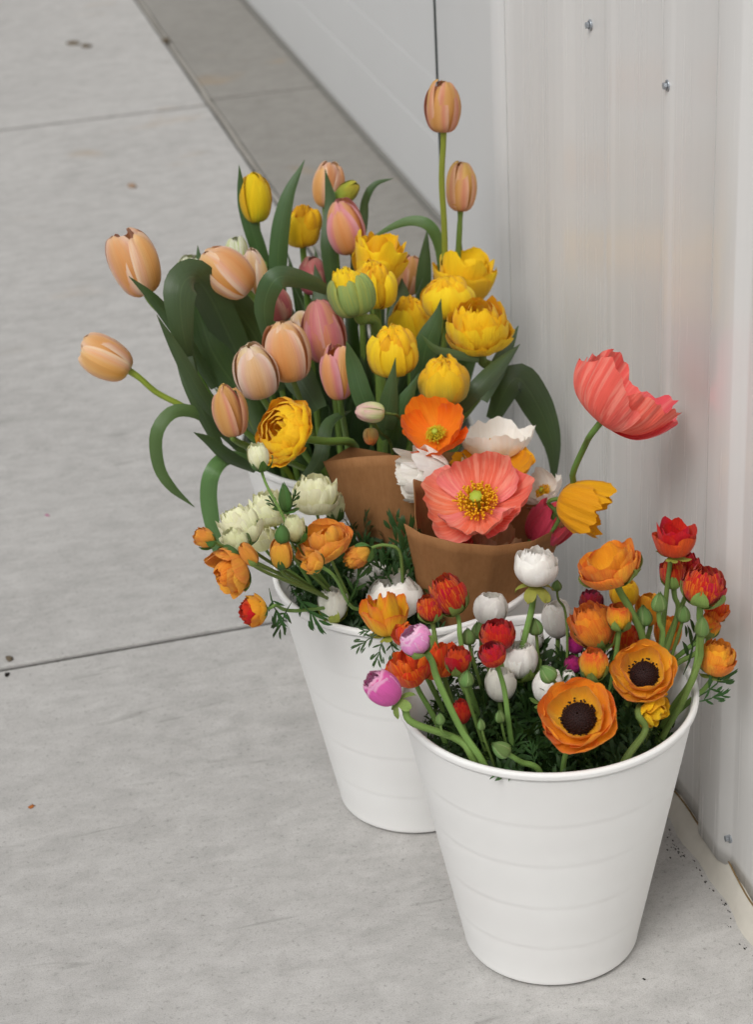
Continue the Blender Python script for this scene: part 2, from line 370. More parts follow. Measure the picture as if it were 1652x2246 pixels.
# screw: washer, hex head with a flange
def screw_mesh():
    V, F, UV = lathe([(.0005, 0), (.0078, 0), (.0078, .0012), (.0072, .0022), (.0052, .0026)], 20)
    n0 = len(V)
    for z in (.0026, .0068, .0074):
        r = .0046 if z < .007 else .0038
        for i in range(6): a = math.pi / 3 * i; V.append((r * math.cos(a), r * math.sin(a), z))
    for j in range(2):
        for i in range(6): a = n0 + j * 6 + i; b = n0 + j * 6 + (i + 1) % 6; F.append((a, b, b + 6, a + 6))
    F.append(tuple(n0 + 12 + i for i in range(6)))
    return mesh('screw', V, F, smooth=False)
sm = screw_mesh()
for (y, z) in [(2.101, .840), (1.877, .832), (1.672, .065)]:
    o = link('screw', sm, M['zinc'], wall); o.matrix_local = Matrix.Translation(Vector((XW - .0003, y, z)) - Vector((.76, 2.0, 0))) @ Matrix.Rotation(-math.pi / 2, 4, 'Y') @ Matrix.Rotation(y * 7, 4, 'Z') @ Matrix.Scale(.78, 4)
# sealant bead smeared along the foot of the wall
rs = random.Random(8); V = []; ny = 220
for i in range(ny):
    y = -1 + 3.66 * i / (ny - 1)
    e = .0035 * math.sin(y * 31) + .003 * math.sin(y * 77 + 1) + rs.uniform(-.0014, .0014)
    zt = .024 + .007 * math.sin(y * 19 + .8) + .004 * math.sin(y * 53) + rs.uniform(-.001, .001)
    V += [(.7445 + e * .6, y, -.0006), (.746 + e * .6, y, .003), (.750 + e * .4, y, .007 + .2 * zt), (.755, y, zt * .75), (.7592, y, zt + .002), (.7606, y, zt + .003)]
F = [tuple(reversed(f)) for f in grid_faces(6, ny)]
lp(link('sealant_bead', mesh('sealant_bead', V, F), M['seal'], wall))
# rusty line where the sealant stops
V, F, UV = tube([(.7588, .6 + 2.0 * t, .024 + .002 + .007 * math.sin((.6 + 2.0 * t) * 19 + .8) + .004 * math.sin((.6 + 2.0 * t) * 53)) for t in np.linspace(0, 1, 60)], [.0011], 5, 240)
lp(link('rust_line', mesh('rust_line', V, F, UV), plain('rust_edge', '#8a7350', .9, .2, .35, 60), wall))

door = empty('garage_door', (1.07, 4.0, 0), 'pale grey-blue sectional door set back behind the dark concrete strip', 'garage door')
zz = [.012, .165, .29, .46, .62, .79, .95, 1.12, 1.28, 1.45, 1.61, 1.78, 1.94, 2.11, 2.27, 2.44]
for a, b in zip(zz[:-1], zz[1:]):
    V = []
    for y in (2.72, 9.5):
        for x, z in ((1.12, a), (1.0712, a), (1.0702, a + .0015), (1.070, a + .02), (1.070, b - .02), (1.0702, b - .0015), (1.0712, b), (1.12, b)): V.append((x, y, z))
    F = [(i, i + 8, (i + 1) % 8 + 8, (i + 1) % 8) for i in range(8)] + [tuple(range(8)), tuple(range(15, 7, -1))]
    lp(link('door_panel', mesh('door_panel', V, F, smooth=False), M['door'], door), (1.07, 4.0, 0))
lp(link('bottom_seal', box_mesh('bottom_seal', 1.062, 1.10, 2.72, 9.5, -.0008, .0125, .003), plain('grey_rubber', '#85847f', .7, .3, .15, 60), door), (1.07, 4.0, 0))
lp(link('door_header', box_mesh('door_header', 1.05, 1.9, YE, 9.5, 2.445, ZT, .004), M['wall'], door), (1.07, 4.0, 0))

# ------------------------------------------------------------------ buckets
HB, RB, RR = .304, .091, .150
def bucket_meshes():
    pr = [(RB - .016, 0.0015), (RB - .006, .0), (RB, .005)]
    steps = [.0, .19, .395, .60, .79, 1.0]; z0 = .005; zt = HB - .0105; r1 = RR - .0045
    for a, b in zip(steps[:-1], steps[1:]):
        za, zb = z0 + (zt - z0) * a, z0 + (zt - z0) * b
        ra = RB + (r1 - RB) * (za - z0) / (zt - z0); rb = RB + (r1 - RB) * (zb - z0) / (zt - z0)
        rs_ = lambda z: RB + (r1 - RB) * (z - z0) / (zt - z0)
        pr += [(rs_(za + .0012) + (.00017 if a > 0 else .0004), za + .0012), (rs_(za + .004), za + .004), ((ra + rb) / 2, (za + zb) / 2), (rs_(zb - .004), zb - .004), (rs_(zb - .0012) - (.00025 if b < 1 else 0), zb - .0012)]
    body = pr + [(r1 - .0026, zt), (rs_(.2) - .0028, .2), (rs_(.1) - .0028, .1), (RB - .0026, .0085), (0.001, .0065)]
    rim = [(r1 - .0035, zt + .002), (r1 + .0006, zt + .0025), (r1 + .0035, zt + .003), (RR - .0012, zt + .0042), (RR - .0004, zt + .007), (RR - .0006, HB - .002), (RR - .002, HB - .0003), (RR - .004, HB), (RR - .0062, HB - .001), (r1 - .0025, HB - .005), (r1 - .0032, zt + .002)]
    A = lathe(body, 96); B = lathe(rim, 96)
    return mesh('bucket_body', *A), mesh('bucket_rim', *B)
bm_body, bm_rim = bucket_meshes()
BK = {1: Vector((.5525, 1.660, 0)), 2: Vector((.489, 1.955, 0)), 3: Vector((.520, 2.303, 0))}
BL = {1: 'white stepped plastic bucket of orange and red ranunculus, closest to the wall foot', 2: 'white plastic bucket with pastel ranunculus and two kraft paper bouquets',
      3: 'white plastic bucket packed with peach and yellow tulips, behind the others'}
for b in (1, 2, 3):
    e = empty('flower_bucket', BK[b], BL[b], 'bucket', 'white flower buckets')
    e.rotation_euler.z = b * 1.1
    link('body', bm_body, M['bucket'], e); link('rim', bm_rim, M['bucket'], e)
# ------------------------------------------------------------------ petals and bloom types (built with radius 1 and height 1)
RS = random.Random(11)
_MC = {}
def cup(prof, half, ns=9, nt=10, tipr=.35, tpow=2.5, flare=.04, ruf=0.0, freq=5.0, wr=0.0, frill=0.0, curl=0.0, seed=0, skew=0.0):
    r_ = random.Random(seed); ph = [r_.uniform(0, 6.28) for _ in range(6)]
    D = catmull(prof, 60); tt = np.linspace(0, 1, 60); ht = np.linspace(0, 1, len(half))
    V = []; UV = []
    fr = [.5 * math.sin(7 * (-1 + 2 * i / (ns - 1)) + ph[0]) + .35 * math.sin(13 * (-1 + 2 * i / (ns - 1)) + ph[3]) + .15 * r_.uniform(-1, 1) for i in range(ns)]
    for j in range(nt):
        t = j / (nt - 1)
        for i in range(ns):
            s = -1 + 2 * i / (ns - 1)
            te = t * (1 - tipr * abs(s) ** tpow + frill * fr[i] * t ** 3 * (1 - .5 * abs(s)) + skew * s * t)
            te = max(0, min(1.0, te))
            r = float(np.interp(te, tt, D[:, 0])); z = float(np.interp(te, tt, D[:, 1])); a = float(np.interp(te, ht, half)) * s
            r = r * (1 + flare * s * s) + ruf * te * te * math.sin(freq * s + ph[0]) + wr * te * (math.sin(19 * s + ph[1]) + .7 * math.sin(31 * s + 5 * te + ph[2])) * (.35 + .65 * te)
            z = z + ruf * .7 * te * te * math.sin(freq * 1.37 * s + ph[3]) + frill * .5 * te ** 4 * math.sin(23 * s + ph[4]) + curl * te ** 3 * (s * math.sin(ph[5]) + .4 * math.sin(3 * s + ph[1]))
            bmp = 1 + .022 * te * (math.sin(4.3 * s + 5.1 * te + ph[4]) + math.sin(7.7 * s - 4.2 * te + ph[5])) - .05 * math.exp(-(s / .13) ** 2) * te * (1 - .5 * te)
            r *= bmp
            V.append((r * math.cos(a), r * math.sin(a), z)); UV.append((s * .5 + .5, t))
    return V, grid_faces(ns, nt), UV
def cached(key, fn):
    if key not in _MC: _MC[key] = mesh(key[0] if isinstance(key, tuple) else key, *fn())
    return _MC[key]
def joined(items):
    V = []; F = []; UV = []
    for (v, f, uv), m in items:
        o = len(V); V += [m @ Vector(p) for p in v]; F += [tuple(i + o for i in q) for q in f]; UV += list(uv)
    return V, F, UV
def RZ(a): return Matrix.Rotation(a, 4, 'Z')
def RY(a): return Matrix.Rotation(a, 4, 'Y')
def SCL(a, b=None, c=None): return Matrix.Diagonal((a, b if b is not None else a, c if c is not None else a, 1))
def TR(x, y, z): return Matrix.Translation((x, y, z))

P_TULIP = [(.06, 0), (.5, .02), (.84, .14), (1.0, .38), (.97, .62), (.74, .84), (.4, .965), (.1, 1.0)]
P_OPEN = [(.06, 0), (.5, .03), (.86, .17), (1.0, .42), (1.0, .7), (.92, .9), (.84, 1.0)]
H_TULIP = [1.4, 1.15, 1.08, 1.06, 1.02, .95, .8]
def k_tulip(rng, o):
    sd = rng.randrange(4); op = o.get('open', 0)
    pr = [(r + op * (t / 7) ** 2 * .95, z) for t, (r, z) in enumerate(P_TULIP)]
    out = []; pin = [(r + op * (t / 7) ** 2 * .5, z) for t, (r, z) in enumerate(P_TULIP[:-3] + [(.78, .84), (.42, 1.0), (.04, 1.04)])]
    for k in range(3):
        m = cached(('tulip_inner', op, (sd + k) % 4), lambda: cup(pin, [1.4, 1.15, 1.1, 1.1, 1.1, 1.1, 1.1], 11, 14, .14, 2.4, .03, .02, frill=.015, curl=.02, seed=(sd + k) % 4 + 10))
        out.append((m, RZ(k * 2.094 + 1.047 + rng.uniform(-.1, .1)) @ RY(rng.uniform(-.03, .05)) @ SCL(.93, .93, rng.uniform(.97, 1.03)), 'petal', 'A'))
    for k in range(3):
        m = cached(('tulip_petal', op, (sd + k) % 4), lambda: cup(pr, [1.4, 1.1, 1.02, 1.0, .97, .86, .5], 13, 14, .2, 2.2, .055, .03, frill=.012, curl=.045, seed=(sd + k) % 4))
        out.append((m, RZ(k * 2.094 + rng.uniform(-.1, .1)) @ RY(rng.uniform(-.02, .07)) @ SCL(1, 1, rng.uniform(.93, 1.0)), 'petal', 'A'))
    return out

P_DBL = [(.06, 0), (.55, .02), (.9, .17), (1.0, .44), (.95, .72), (.72, .93), (.46, 1.0)]
P_DBL2 = [(.1, .05), (.5, .1), (.85, .3), (1.0, .58), (.9, .84), (.6, 1.0), (.28, .96)]
def k_double(rng, o):
    out = []; sd = rng.randrange(5); full = o.get('full', 1); no = o.get('outer', 6)
    for k in range(no):
        m = cached(('double_petal', (sd + k) % 5), lambda: cup(P_DBL, [1.3, .95, .85, .82, .84, .9, 1.0], 13, 12, .24, 2.2, .02, .05, 4.2, frill=.03, curl=.06, seed=(sd + k) % 5 + 30))
        out.append((m, RZ(k * 6.283 / no + rng.uniform(-.2, .2)) @ RY(rng.uniform(-.06, .16) + .2 * (1 - full)) @ SCL(1, 1, rng.uniform(.84, 1.02)), 'petal', 'A' if rng.random() > o.get('green', 0) else 'G'))
    lay = [(.86, 1.04, 5), (.68, 1.08, 5), (.46, 1.08, 4), (.26, .9, 3)]
    for L, (r, z, n) in enumerate(lay):
        if L < 2:
            for k in range(n):
                m = cached(('double_inner', L, (sd + k) % 4), lambda: cup(P_DBL2, [1.2, 1.0, .95, .95, .95, 1.0, 1.1], 13, 10, .16, 2.4, .05, .09, 5.2, frill=.04, curl=.08, seed=(sd + k) % 4 + 50 + L * 7))
                out.append((m, RZ(k * 6.283 / n + L * .6 + rng.uniform(-.25, .25)) @ RY(rng.uniform(-.1, .1)) @ SCL(r, r, z * rng.uniform(.92, 1.04)), 'petal', 'B'))
        elif L == 2:
            m = cached(('double_heart', sd), lambda: joined([(cup(P_DBL2, [1.2, 1.0, 1.0, 1.0, 1.0, 1.0, 1.1], 13, 9, .12, 2.6, .1, .16, 5.5, frill=.05, seed=sd * 9 + q), RZ(q * 1.5 + .3) @ RY(.1 * (q % 3 - 1)) @ SCL((.46, .46, .3, .3, .16)[q % 5], (.46, .46, .3, .3, .16)[q % 5], 1.06 - .02 * (q % 3))) for q in range(10)]))
            out.append((m, RZ(rng.uniform(0, 6)), 'inner_petals', 'B'))
    return out

def sph(phe, n=8, z0=.0, bulge=1.0):
    return [(max(.03, bulge * math.sin(p)), .5 * (1 - math.cos(p)) * (1 - z0) + z0) for p in np.linspace(.05, phe, n)]
def k_ran(rng, o):
    """ranunculus: tight overlapping shells round a heart"""
    out = []; sd = rng.randrange(5); op = o.get('open', 0.0); np_ = o.get('n', 5); fr = o.get('frill', .05)
    bl = o.get('ball', 0); spec = [(1.0, 1.72 + op * -.1 + .55 * bl), (.96, 2.0 + .42 * bl), (.87, 2.2 + .35 * bl)]
    for L, (R, pe) in enumerate(spec):
        for k in range(np_):
            m = cached(('ranunculus_petal', L, op, fr, bl, (sd + k) % 4), lambda: cup(sph(pe - (.25 * op if L == 0 else 0)), [1.5, .95, .85, .82, .84, .9, 1.0] if not bl else [1.5, .95, .88, .88, .95, 1.1, 1.3], 11, 11, .2, 2.3, .02 + .1 * op * (2 - L) * .5, .03 + .06 * op, 4.5, frill=fr, curl=.05 * (1 + op), seed=(sd + k) % 4 + 70 + L * 5))
            out.append((m, RZ(k * 6.283 / np_ + L * .62 + rng.uniform(-.16, .16)) @ RY(rng.uniform(-.03, .05) + op * (.22, .1, .03)[L]) @ SCL(R, R, rng.uniform(.96, 1.02)), 'petal', 'A' if L < 2 else 'B'))
    def heart():
        it = []
        for q in range(14):
            R = (.76, .76, .76, .76, .6, .6, .6, .6, .44, .44, .44, .28, .28, .14)[q]; pe = 2.35 + .5 * (1 - R)
            it.append((cup(sph(pe), [1.5, 1.0, .92, .92, .95, 1.0, 1.1], 11, 9, .14, 2.4, .05, .05, 5, frill=.04, seed=sd * 17 + q), RZ(q * 1.7 + .4) @ SCL(R, R, .98 - .012 * q)))
        return joined(it)
    out.append((cached(('ranunculus_heart', sd), heart), RZ(rng.uniform(0, 6)), 'inner_petals', 'B'))
    return out

P_BOWL = [(.1, 0), (.46, .03), (.78, .2), (.96, .55), (1.02, .88), (1.0, 1.0)]
def dome(n, r, h, knob, seed, ring=0):
    r_ = random.Random(seed); V = []; F = []; UV = []
    v, f, u = lathe([(r * math.cos(a), h * math.sin(a)) for a in np.linspace(0, 1.5, 7)], 18); V += v; F += f; UV += u
    def oct(p, s):
        o = len(V); V.extend([p + Vector(d) * s for d in ((1, 0, 0), (-1, 0, 0), (0, 1, 0), (0, -1, 0), (0, 0, 1), (0, 0, -1))]); UV.extend([(.5, .5)] * 6)
        for a, b, c in ((0, 2, 4), (2, 1, 4), (1, 3, 4), (3, 0, 4), (2, 0, 5), (1, 2, 5), (3, 1, 5), (0, 3, 5)): F.append((o + a, o + b, o + c))
    for i in range(n):
        z = i / n; a = i * 2.39996; rr = math.sqrt(max(0, 1 - z * z)); oct(Vector((r * rr * math.cos(a), r * rr * math.sin(a), h * z + .01)), knob * r_.uniform(.7, 1.2))
    for i in range(ring):
        a = i * 6.283 / ring + r_.uniform(-.1, .1); q = r * r_.uniform(.98, 1.13); oct(Vector((q * math.cos(a), q * math.sin(a), h * r_.uniform(.1, .75))), knob * r_.uniform(.9, 1.5))
    return V, F, UV
def k_bowl(rng, o):
    out = []; sd = rng.randrange(4)
    for L, (R, n, z, tl) in enumerate(((1.0, 5, .8, .1), (.9, 5, 1.0, .03), (.74, 4, 1.0, -.06))):
        for k in range(n):
            m = cached(('bowl_petal', L, (sd + k) % 4), lambda: cup(P_BOWL, [1.4, 1.05, .97, .94, .92, .85], 21, 14, .24, 2.3, .02, .085, 3.6, wr=.006, frill=.025, curl=.2, seed=(sd + k) % 4 + 130 + L * 9))
            out.append((m, RZ(k * 6.283 / n + L * .63 + rng.uniform(-.2, .2)) @ RY(tl + rng.uniform(-.06, .1)) @ SCL(R, R, z * rng.uniform(.8, 1.08)), 'petal', 'A' if L < 2 else 'B'))
    cr = o.get('cr', .46)
    if cr: out.append((cached(('bowl_centre', cr), lambda: dome(240, cr, .6, .034, 5, 46)), TR(0, 0, .1), 'centre', 'C'))
    return out

P_POP = [(.05, 0), (.36, .05), (.66, .2), (.88, .52), (1.0, 1.0)]
def stamen_mesh(seed, n=190, r=.36, h=1.0):
    r_ = random.Random(seed); V = []; F = []; UV = []
    for i in range(n):
        a = i * 2.39996 + r_.uniform(-.2, .2); q = math.sqrt((i + .5) / n); b = Vector((.1 * math.cos(a), .1 * math.sin(a), .05)); rr = r * (.3 + .75 * q) * r_.uniform(.85, 1.12)
        t = Vector((rr * math.cos(a), rr * math.sin(a), h * (.9 - .4 * q) * r_.uniform(.8, 1.1))); d = Vector((-math.sin(a), math.cos(a), 0)) * .008
        o = len(V); V += [b - d, b + d, t + d, t - d]; UV += [(.5, .1)] * 4; F.append((o, o + 1, o + 2, o + 3))
        o = len(V); s = .026 * r_.uniform(.7, 1.25)
        V += [t + Vector(x) * s for x in ((1, 0, 0), (-1, 0, 0), (0, 1, 0), (0, -1, 0), (0, 0, 2.2), (0, 0, -2.2))]; UV += [(.5, .9)] * 6
        for x, y, z in ((0, 2, 4), (2, 1, 4), (1, 3, 4), (3, 0, 4), (2, 0, 5), (1, 2, 5), (3, 1, 5), (0, 3, 5)): F.append((o + x, o + y, o + z))
    return V, F, UV
def pistil_mesh():
    V, F, UV = lathe([(.02, 0), (.1, .1), (.13, .35), (.11, .55), (.155, .6), (.15, .68), (.05, .72), (.002, .72)], 16)
    V = [(x * (1 + .12 * math.cos(7 * math.atan2(y, x))), y * (1 + .12 * math.cos(7 * math.atan2(y, x))), z) for x, y, z in V]; return V, F, UV
def k_poppy(rng, o):
    out = []; sd = rng.randrange(4); n = o.get('n', 4); wr = o.get('wr', .016); cl = o.get('close', 0)
    for L in range(2):
        for k in range(n // 2 if n > 3 else n - L):
            c = round(cl, 2)
            prf = [(r * (1 - c * (i / 4) ** 2 * .5), z) for i, (r, z) in enumerate(P_POP)]
            m = cached(('poppy_petal', c, wr, L, (sd + k) % 4), lambda: cup(prf, [1.5, 1.35, 1.25, 1.2, 1.15], 45, 17, .24, 2.2, .02, .1, 4.0, wr=wr, frill=.08, curl=.16, seed=(sd + k) % 4 + 200 + L * 6))
            cnt = max(1, n // 2)
            out.append((m, RZ(k * 6.283 / cnt + L * 1.571 + rng.uniform(-.2, .2)) @ RY(rng.uniform(-.06, .08) + (.04 if L == 0 else -.08)) @ SCL(1 - .08 * L, 1 - .08 * L, rng.uniform(.85, 1.06)), 'petal', 'A' if L == 0 else 'B'))
    if o.get('cr', 1):
        s = o.get('cs', 1.0)
        out.append((cached('stamens', lambda: stamen_mesh(3)), SCL(s, s, .75 * s), 'stamens', 'C'))
        out.append((cached('pistil', pistil_mesh), SCL(.72 * s, .72 * s, .9 * s), 'pistil', 'D'))
    return out

def k_loose(rng, o):
    """blown, ruffled bloom with few soft petals"""
    out = []; sd = rng.randrange(5); n = o.get('n', 4)
    for L, (R, pf, z, tl) in enumerate(((1.0, P_BOWL, .85, .16), (.86, P_OPEN, 1.0, .1), (.55, P_DBL2, 1.0, 0.0))):
        for k in range((n, max(3, n - 2), 3)[L]):
            m = cached(('ruffled_petal', L, (sd + k) % 5), lambda: cup(pf, [1.4, 1.2, 1.18, 1.18, 1.15, 1.05], 27, 14, .3, 2.2, .02, .085, 3.4, wr=.006, frill=.032, curl=.17, seed=(sd + k) % 5 + 300 + L * 11, skew=.08 * ((k % 3) - 1)))
            out.append((m, RZ(k * 6.283 / (n, max(3, n - 2), 3)[L] + L * .7 + rng.uniform(-.3, .3)) @ RY(tl + rng.uniform(-.16, .22)) @ SCL(R, R, z * rng.uniform(.78, 1.08)), 'petal', 'A' if L < 2 else 'B'))
    return out

P_BUD = [(.08, 0), (.66, .03), (.97, .22), (.96, .44), (.68, .7), (.3, .87), (.08, 1.0)]
def k_bud(rng, o):
    sd = rng.randrange(3); out = []
    for k in range(5):
        m = cached(('bud_sepal', (sd + k) % 3), lambda: cup(P_BUD, [1.2, .8, .74, .72, .7, .6, .3], 9, 11, .1, 2.4, -.05, .02, curl=.03, seed=(sd + k) % 3 + 400))
        out.append((m, RZ(k * 1.2566 + rng.uniform(-.08, .08)) @ SCL(1, 1, rng.uniform(.95, 1.02)), 'sepal', 'A'))
    return out
KINDS = dict(tulip=k_tulip, double=k_double, ran=k_ran, bowl=k_bowl, poppy=k_poppy, loose=k_loose, bud=k_bud)

def sepal_mesh(style, seed):
    if style == 'hug': pr = [(.1, -.04), (.5, -.02), (.9, .12), (1.04, .3), (1.06, .48)]
    elif style == 'flat': pr = [(.1, -.03), (.4, -.08), (.75, -.06), (1.0, .02), (1.16, .12)]
    else: pr = [(.08, -.02), (.4, -.06), (.7, -.18), (.9, -.38), (.98, -.58)]
    return cup(pr, [1.2, .66, .48, .34, .1], 7, 8, .1, 2.2, .02, .04, 3, seed=seed)

# ------------------------------------------------------------------ petal colours
PM = {}
def pm(n, *a, **k): PM[n] = petal_mat('petal_' + n, *a, **k)
pm('peach', '#cfc06a', '#e8a65c', '#f2d2aa', '#f1cab0', .8, .66, streak='#e99648', streak_amt=.3, streak_lo=.0, stops=(0, .26, .92), zones=[(0, '#e6923c'), (.4, '#eaa862'), (.66, '#e9a58c'), (.9, '#f7e0c6')])
pm('pinkpeach', '#e2b656', '#f0a658', '#f0c09a', '#e8949e', .85, .6, stops=(0, .25, 1), zones=[(0, '#f0a24c'), (.35, '#efb070'), (.62, '#e58a98'), (.92, '#f2b8bc')])
pm('cream', '#d6c094', '#ecbe7a', '#f7e6c8', '#f4d6c6', .9, .7, stops=(0, .3, .9), zones=[(0, '#e6b060'), (.4, '#ecc48e'), (.66, '#edc0a8'), (.9, '#f9ecd8')])
pm('salmon', '#e0b464', '#eba76c', '#efb8a0', '#e48e8a', .7, .5, streak='#e06a8a', streak_amt=.45, streak_lo=.1, stops=(0, .3, 1), zones=[(0, '#e89a58'), (.35, '#e9a07c'), (.62, '#dd6f88'), (.92, '#f2c8b4')])
pm('rose', '#b8555c', '#cc6a6e', '#e0b09c', '#b5424e', .8, .6, stops=(0, .4, 1), zones=[(0, '#b84a54'), (.5, '#cc6a6a'), (.9, '#e6c0a8')])
pm('goldpeach', '#d09a5a', '#e8ac62', '#e2ba72', '#e4a48e', .85, .62, stops=(0, .3, 1), zones=[(0, '#d99a4a'), (.4, '#e4b270'), (.68, '#e08a74'), (.92, '#f0c49a')])
pm('yellowgreen', '#8fae2c', '#e6c41a', '#f4cd1c', '#f2c414', .6, .5, stops=(.02, .45, 1))
pm('limebud', '#6f9440', '#8cab3e', '#c9b43a', '#b8b23c', .5, .4)
pm('whitegreen', '#b9cf6a', '#ebeccf', '#f3f2e6', '#f4f3ea', .6, .5, streak='#b6cc3a', streak_amt=.8, streak_lo=.0)
pm('yellow', '#d9c240', '#facb1c', '#fcd524', '#fbc61a', .5, .4, stops=(0, .2, 1))
pm('gold', '#f0a814', '#fabd16', '#fcc91e', '#f5ab12', .5, .4, stops=(0, .4, 1))
pm('goldgreen', '#7d9c48', '#b3b040', '#ecb91c', '#e6b41c', .6, .5, stops=(0, .35, .8))
pm('greenshell', '#86a45c', '#86a35a', '#9db56a', '#b5bf62', .5, .4, streak='#c9bb3c', streak_amt=.4, streak_lo=.2)
pm('redgold', '#f0b01c', '#d4361a', '#c81c14', '#c01a14', .6, .5, streak='#f0961c', streak_amt=.5, streak_lo=-.3, stops=(.04, .3, .5), trans=.2)
pm('red', '#d83a18', '#c81f18', '#cf2418', '#b81818', .6, .5, streak='#e5781a', streak_amt=.25, streak_lo=-.2, stops=(0, .2, 1), trans=.2)
pm('darkred', '#9c1420', '#8e1020', '#96142a', '#7c0c1c', .6, .5, trans=.15)
pm('scarlet', '#d8461c', '#d22c18', '#d63218', '#e0601c', .3, .3, trans=.25)
pm('orangered', '#f3a31c', '#ea5f1a', '#e2431a', '#e8641c', .6, .5, streak='#f2981e', streak_amt=.6, streak_lo=0, trans=.25)
pm('orange', '#fabd30', '#f9a630', '#f6922a', '#fab03a', .6, .5, streak='#e2571c', streak_amt=.4, streak_lo=.2, trans=.28)
pm('amber', '#fbcb34', '#fbb92c', '#f7a228', '#fbc036', .5, .45, trans=.3, blotch=('#f5b92a', .35))
pm('amberback', '#f9ac28', '#f89e24', '#f48a22', '#fbae34', .5, .4, trans=.3)
pm('apricot', '#f2b438', '#f5b23c', '#f0a040', '#f5b04a', .6, .5, streak='#e67a34', streak_amt=.35, streak_lo=.25, trans=.3, blotch=('#f0b43a', .4))
pm('yellowred', '#f3c324', '#f5b820', '#e65f22', '#f0972a', .6, .45, stops=(0, .66, 1.0), trans=.25)
pm('white', '#dde2c2', '#f8f5ee', '#faf7f1', '#faf8f3', .6, .5, stops=(0, .22, 1), trans=.3, bmp=.2)
pm('ivory', '#d2dca0', '#f2f0e2', '#f6f4ea', '#f6f4ec', .6, .5, stops=(0, .3, 1), trans=.3, bmp=.2)
pm('lemon', '#e6e87a', '#f8f8be', '#fbfad6', '#fbfadc', .6, .5, stops=(0, .4, 1), trans=.3)
pm('lemongreen', '#a9be52', '#e2e29a', '#eff0c2', '#f0f1c8', .5, .4, stops=(0, .45, 1), trans=.25)
pm('pink', '#f2d0e2', '#f094cc', '#f29ed2', '#ee94cb', .5, .4, rim='#f8d8ea', stops=(0, .25, 1), trans=.2)
pm('magenta', '#eab4d2', '#e468b2', '#e262ae', '#e468b0', .5, .4, rim='#f5c6df', stops=(0, .22, 1), trans=.2)
pm('fuchsia', '#e0a8bc', '#cf3a8c', '#c02a7c', '#b82478', .6, .5, stops=(0, .4, 1), trans=.2)
pm('coral', '#f58a50', '#f57259', '#f57464', '#f78c90', .8, .5, streak='#fdb8a0', streak_amt=.45, streak_lo=.1, trans=.3, stops=(0, .3, 1), bmp=.6)
pm('deepcoral', '#f45a4a', '#f55854', '#f5605f', '#f87474', .6, .5, streak='#fdb0a0', streak_amt=.4, streak_lo=.1, trans=.35, bmp=.6)
pm('redcoral', '#d8444a', '#dc4250', '#e04c58', '#e2566a', .6, .5, trans=.3)
pm('tangerine', '#f7a012', '#fb8a14', '#fa7a14', '#fb8416', .5, .5, streak='#fc9c20', streak_amt=.4, streak_lo=.2, trans=.38)
pm('poppywhite', '#ece8b4', '#faf5ec', '#fcf9f2', '#fcf9f5', .6, .5, streak='#efe8da', streak_amt=.3, streak_lo=.2, trans=.3, bmp=.25)
pm('poppyyellow', '#e8b01a', '#eda614', '#f0a812', '#f2b21a', .5, .5, streak='#e09410', streak_amt=.4, streak_lo=.2, trans=.38)
pm('blush', '#a8c24a', '#d8dca0', '#ecc4bc', '#e9b4b4', .5, .4, stops=(.0, .45, .85), trans=.2)
pm('brownbud', '#6d6a34', '#8a6a34', '#e8801e', '#9a6a30', .4, .4, stops=(0, .6, .95), trans=.1)
pm('tan', '#b98a5c', '#c59a72', '#caa580', '#caa583', .5, .5, trans=.3)
M['stamen_y'] = plain('yellow_stamens', '#f2b418', .6, .3, .2, 900)
M['stamen_l'] = plain('lime_stamens', '#dcd030', .6, .3, .15, 900)
M['stamen_k'] = plain('black_centre', '#2a1512', .75, .3, .5, 500)
M['pistil'] = plain('green_pistil', '#a9b93c', .55, .35, .15, 500)
M['stem_t'] = green_mat('tulip_stem', '#6b8c3e', '#86a24c', .45, .08, True, .4)
M['stem_y'] = green_mat('pale_stem', '#93a83a', '#a8b648', .45, .08, True, .4)
M['stem_r'] = green_mat('ranunculus_stem', '#6f9146', '#8aa65a', .55, .08, True, .3)
M['stem_p'] = green_mat('poppy_stem', '#5f7c3a', '#77904a', .6, .06, True, .3)
M['leaf'] = green_mat('tulip_leaf', '#304a26', '#4a683a', .38, .14, True, .6, sheen=.25)
M['leaf_l'] = green_mat('pale_tulip_leaf', '#4a7038', '#688a54', .38, .2, True, .55, sheen=.25)
M['fern'] = green_mat('ranunculus_leaf', '#213c1b', '#365929', .5, .13, False, .35)
M['sepal'] = green_mat('sepal', '#7a9a50', '#9aae5e', .55, .16, True, .3)
M['sepal_d'] = green_mat('dark_sepal', '#4a7438', '#5f8848', .55, .16, True, .3)
M['sepal_y'] = green_mat('yellow_sepal', '#a3ad4a', '#bcbb5a', .55, .2, True, .3)
M['budgreen'] = green_mat('green_bud', '#63844a', '#82a05c', .65, .1, True, .25, seam='#a3b47a')

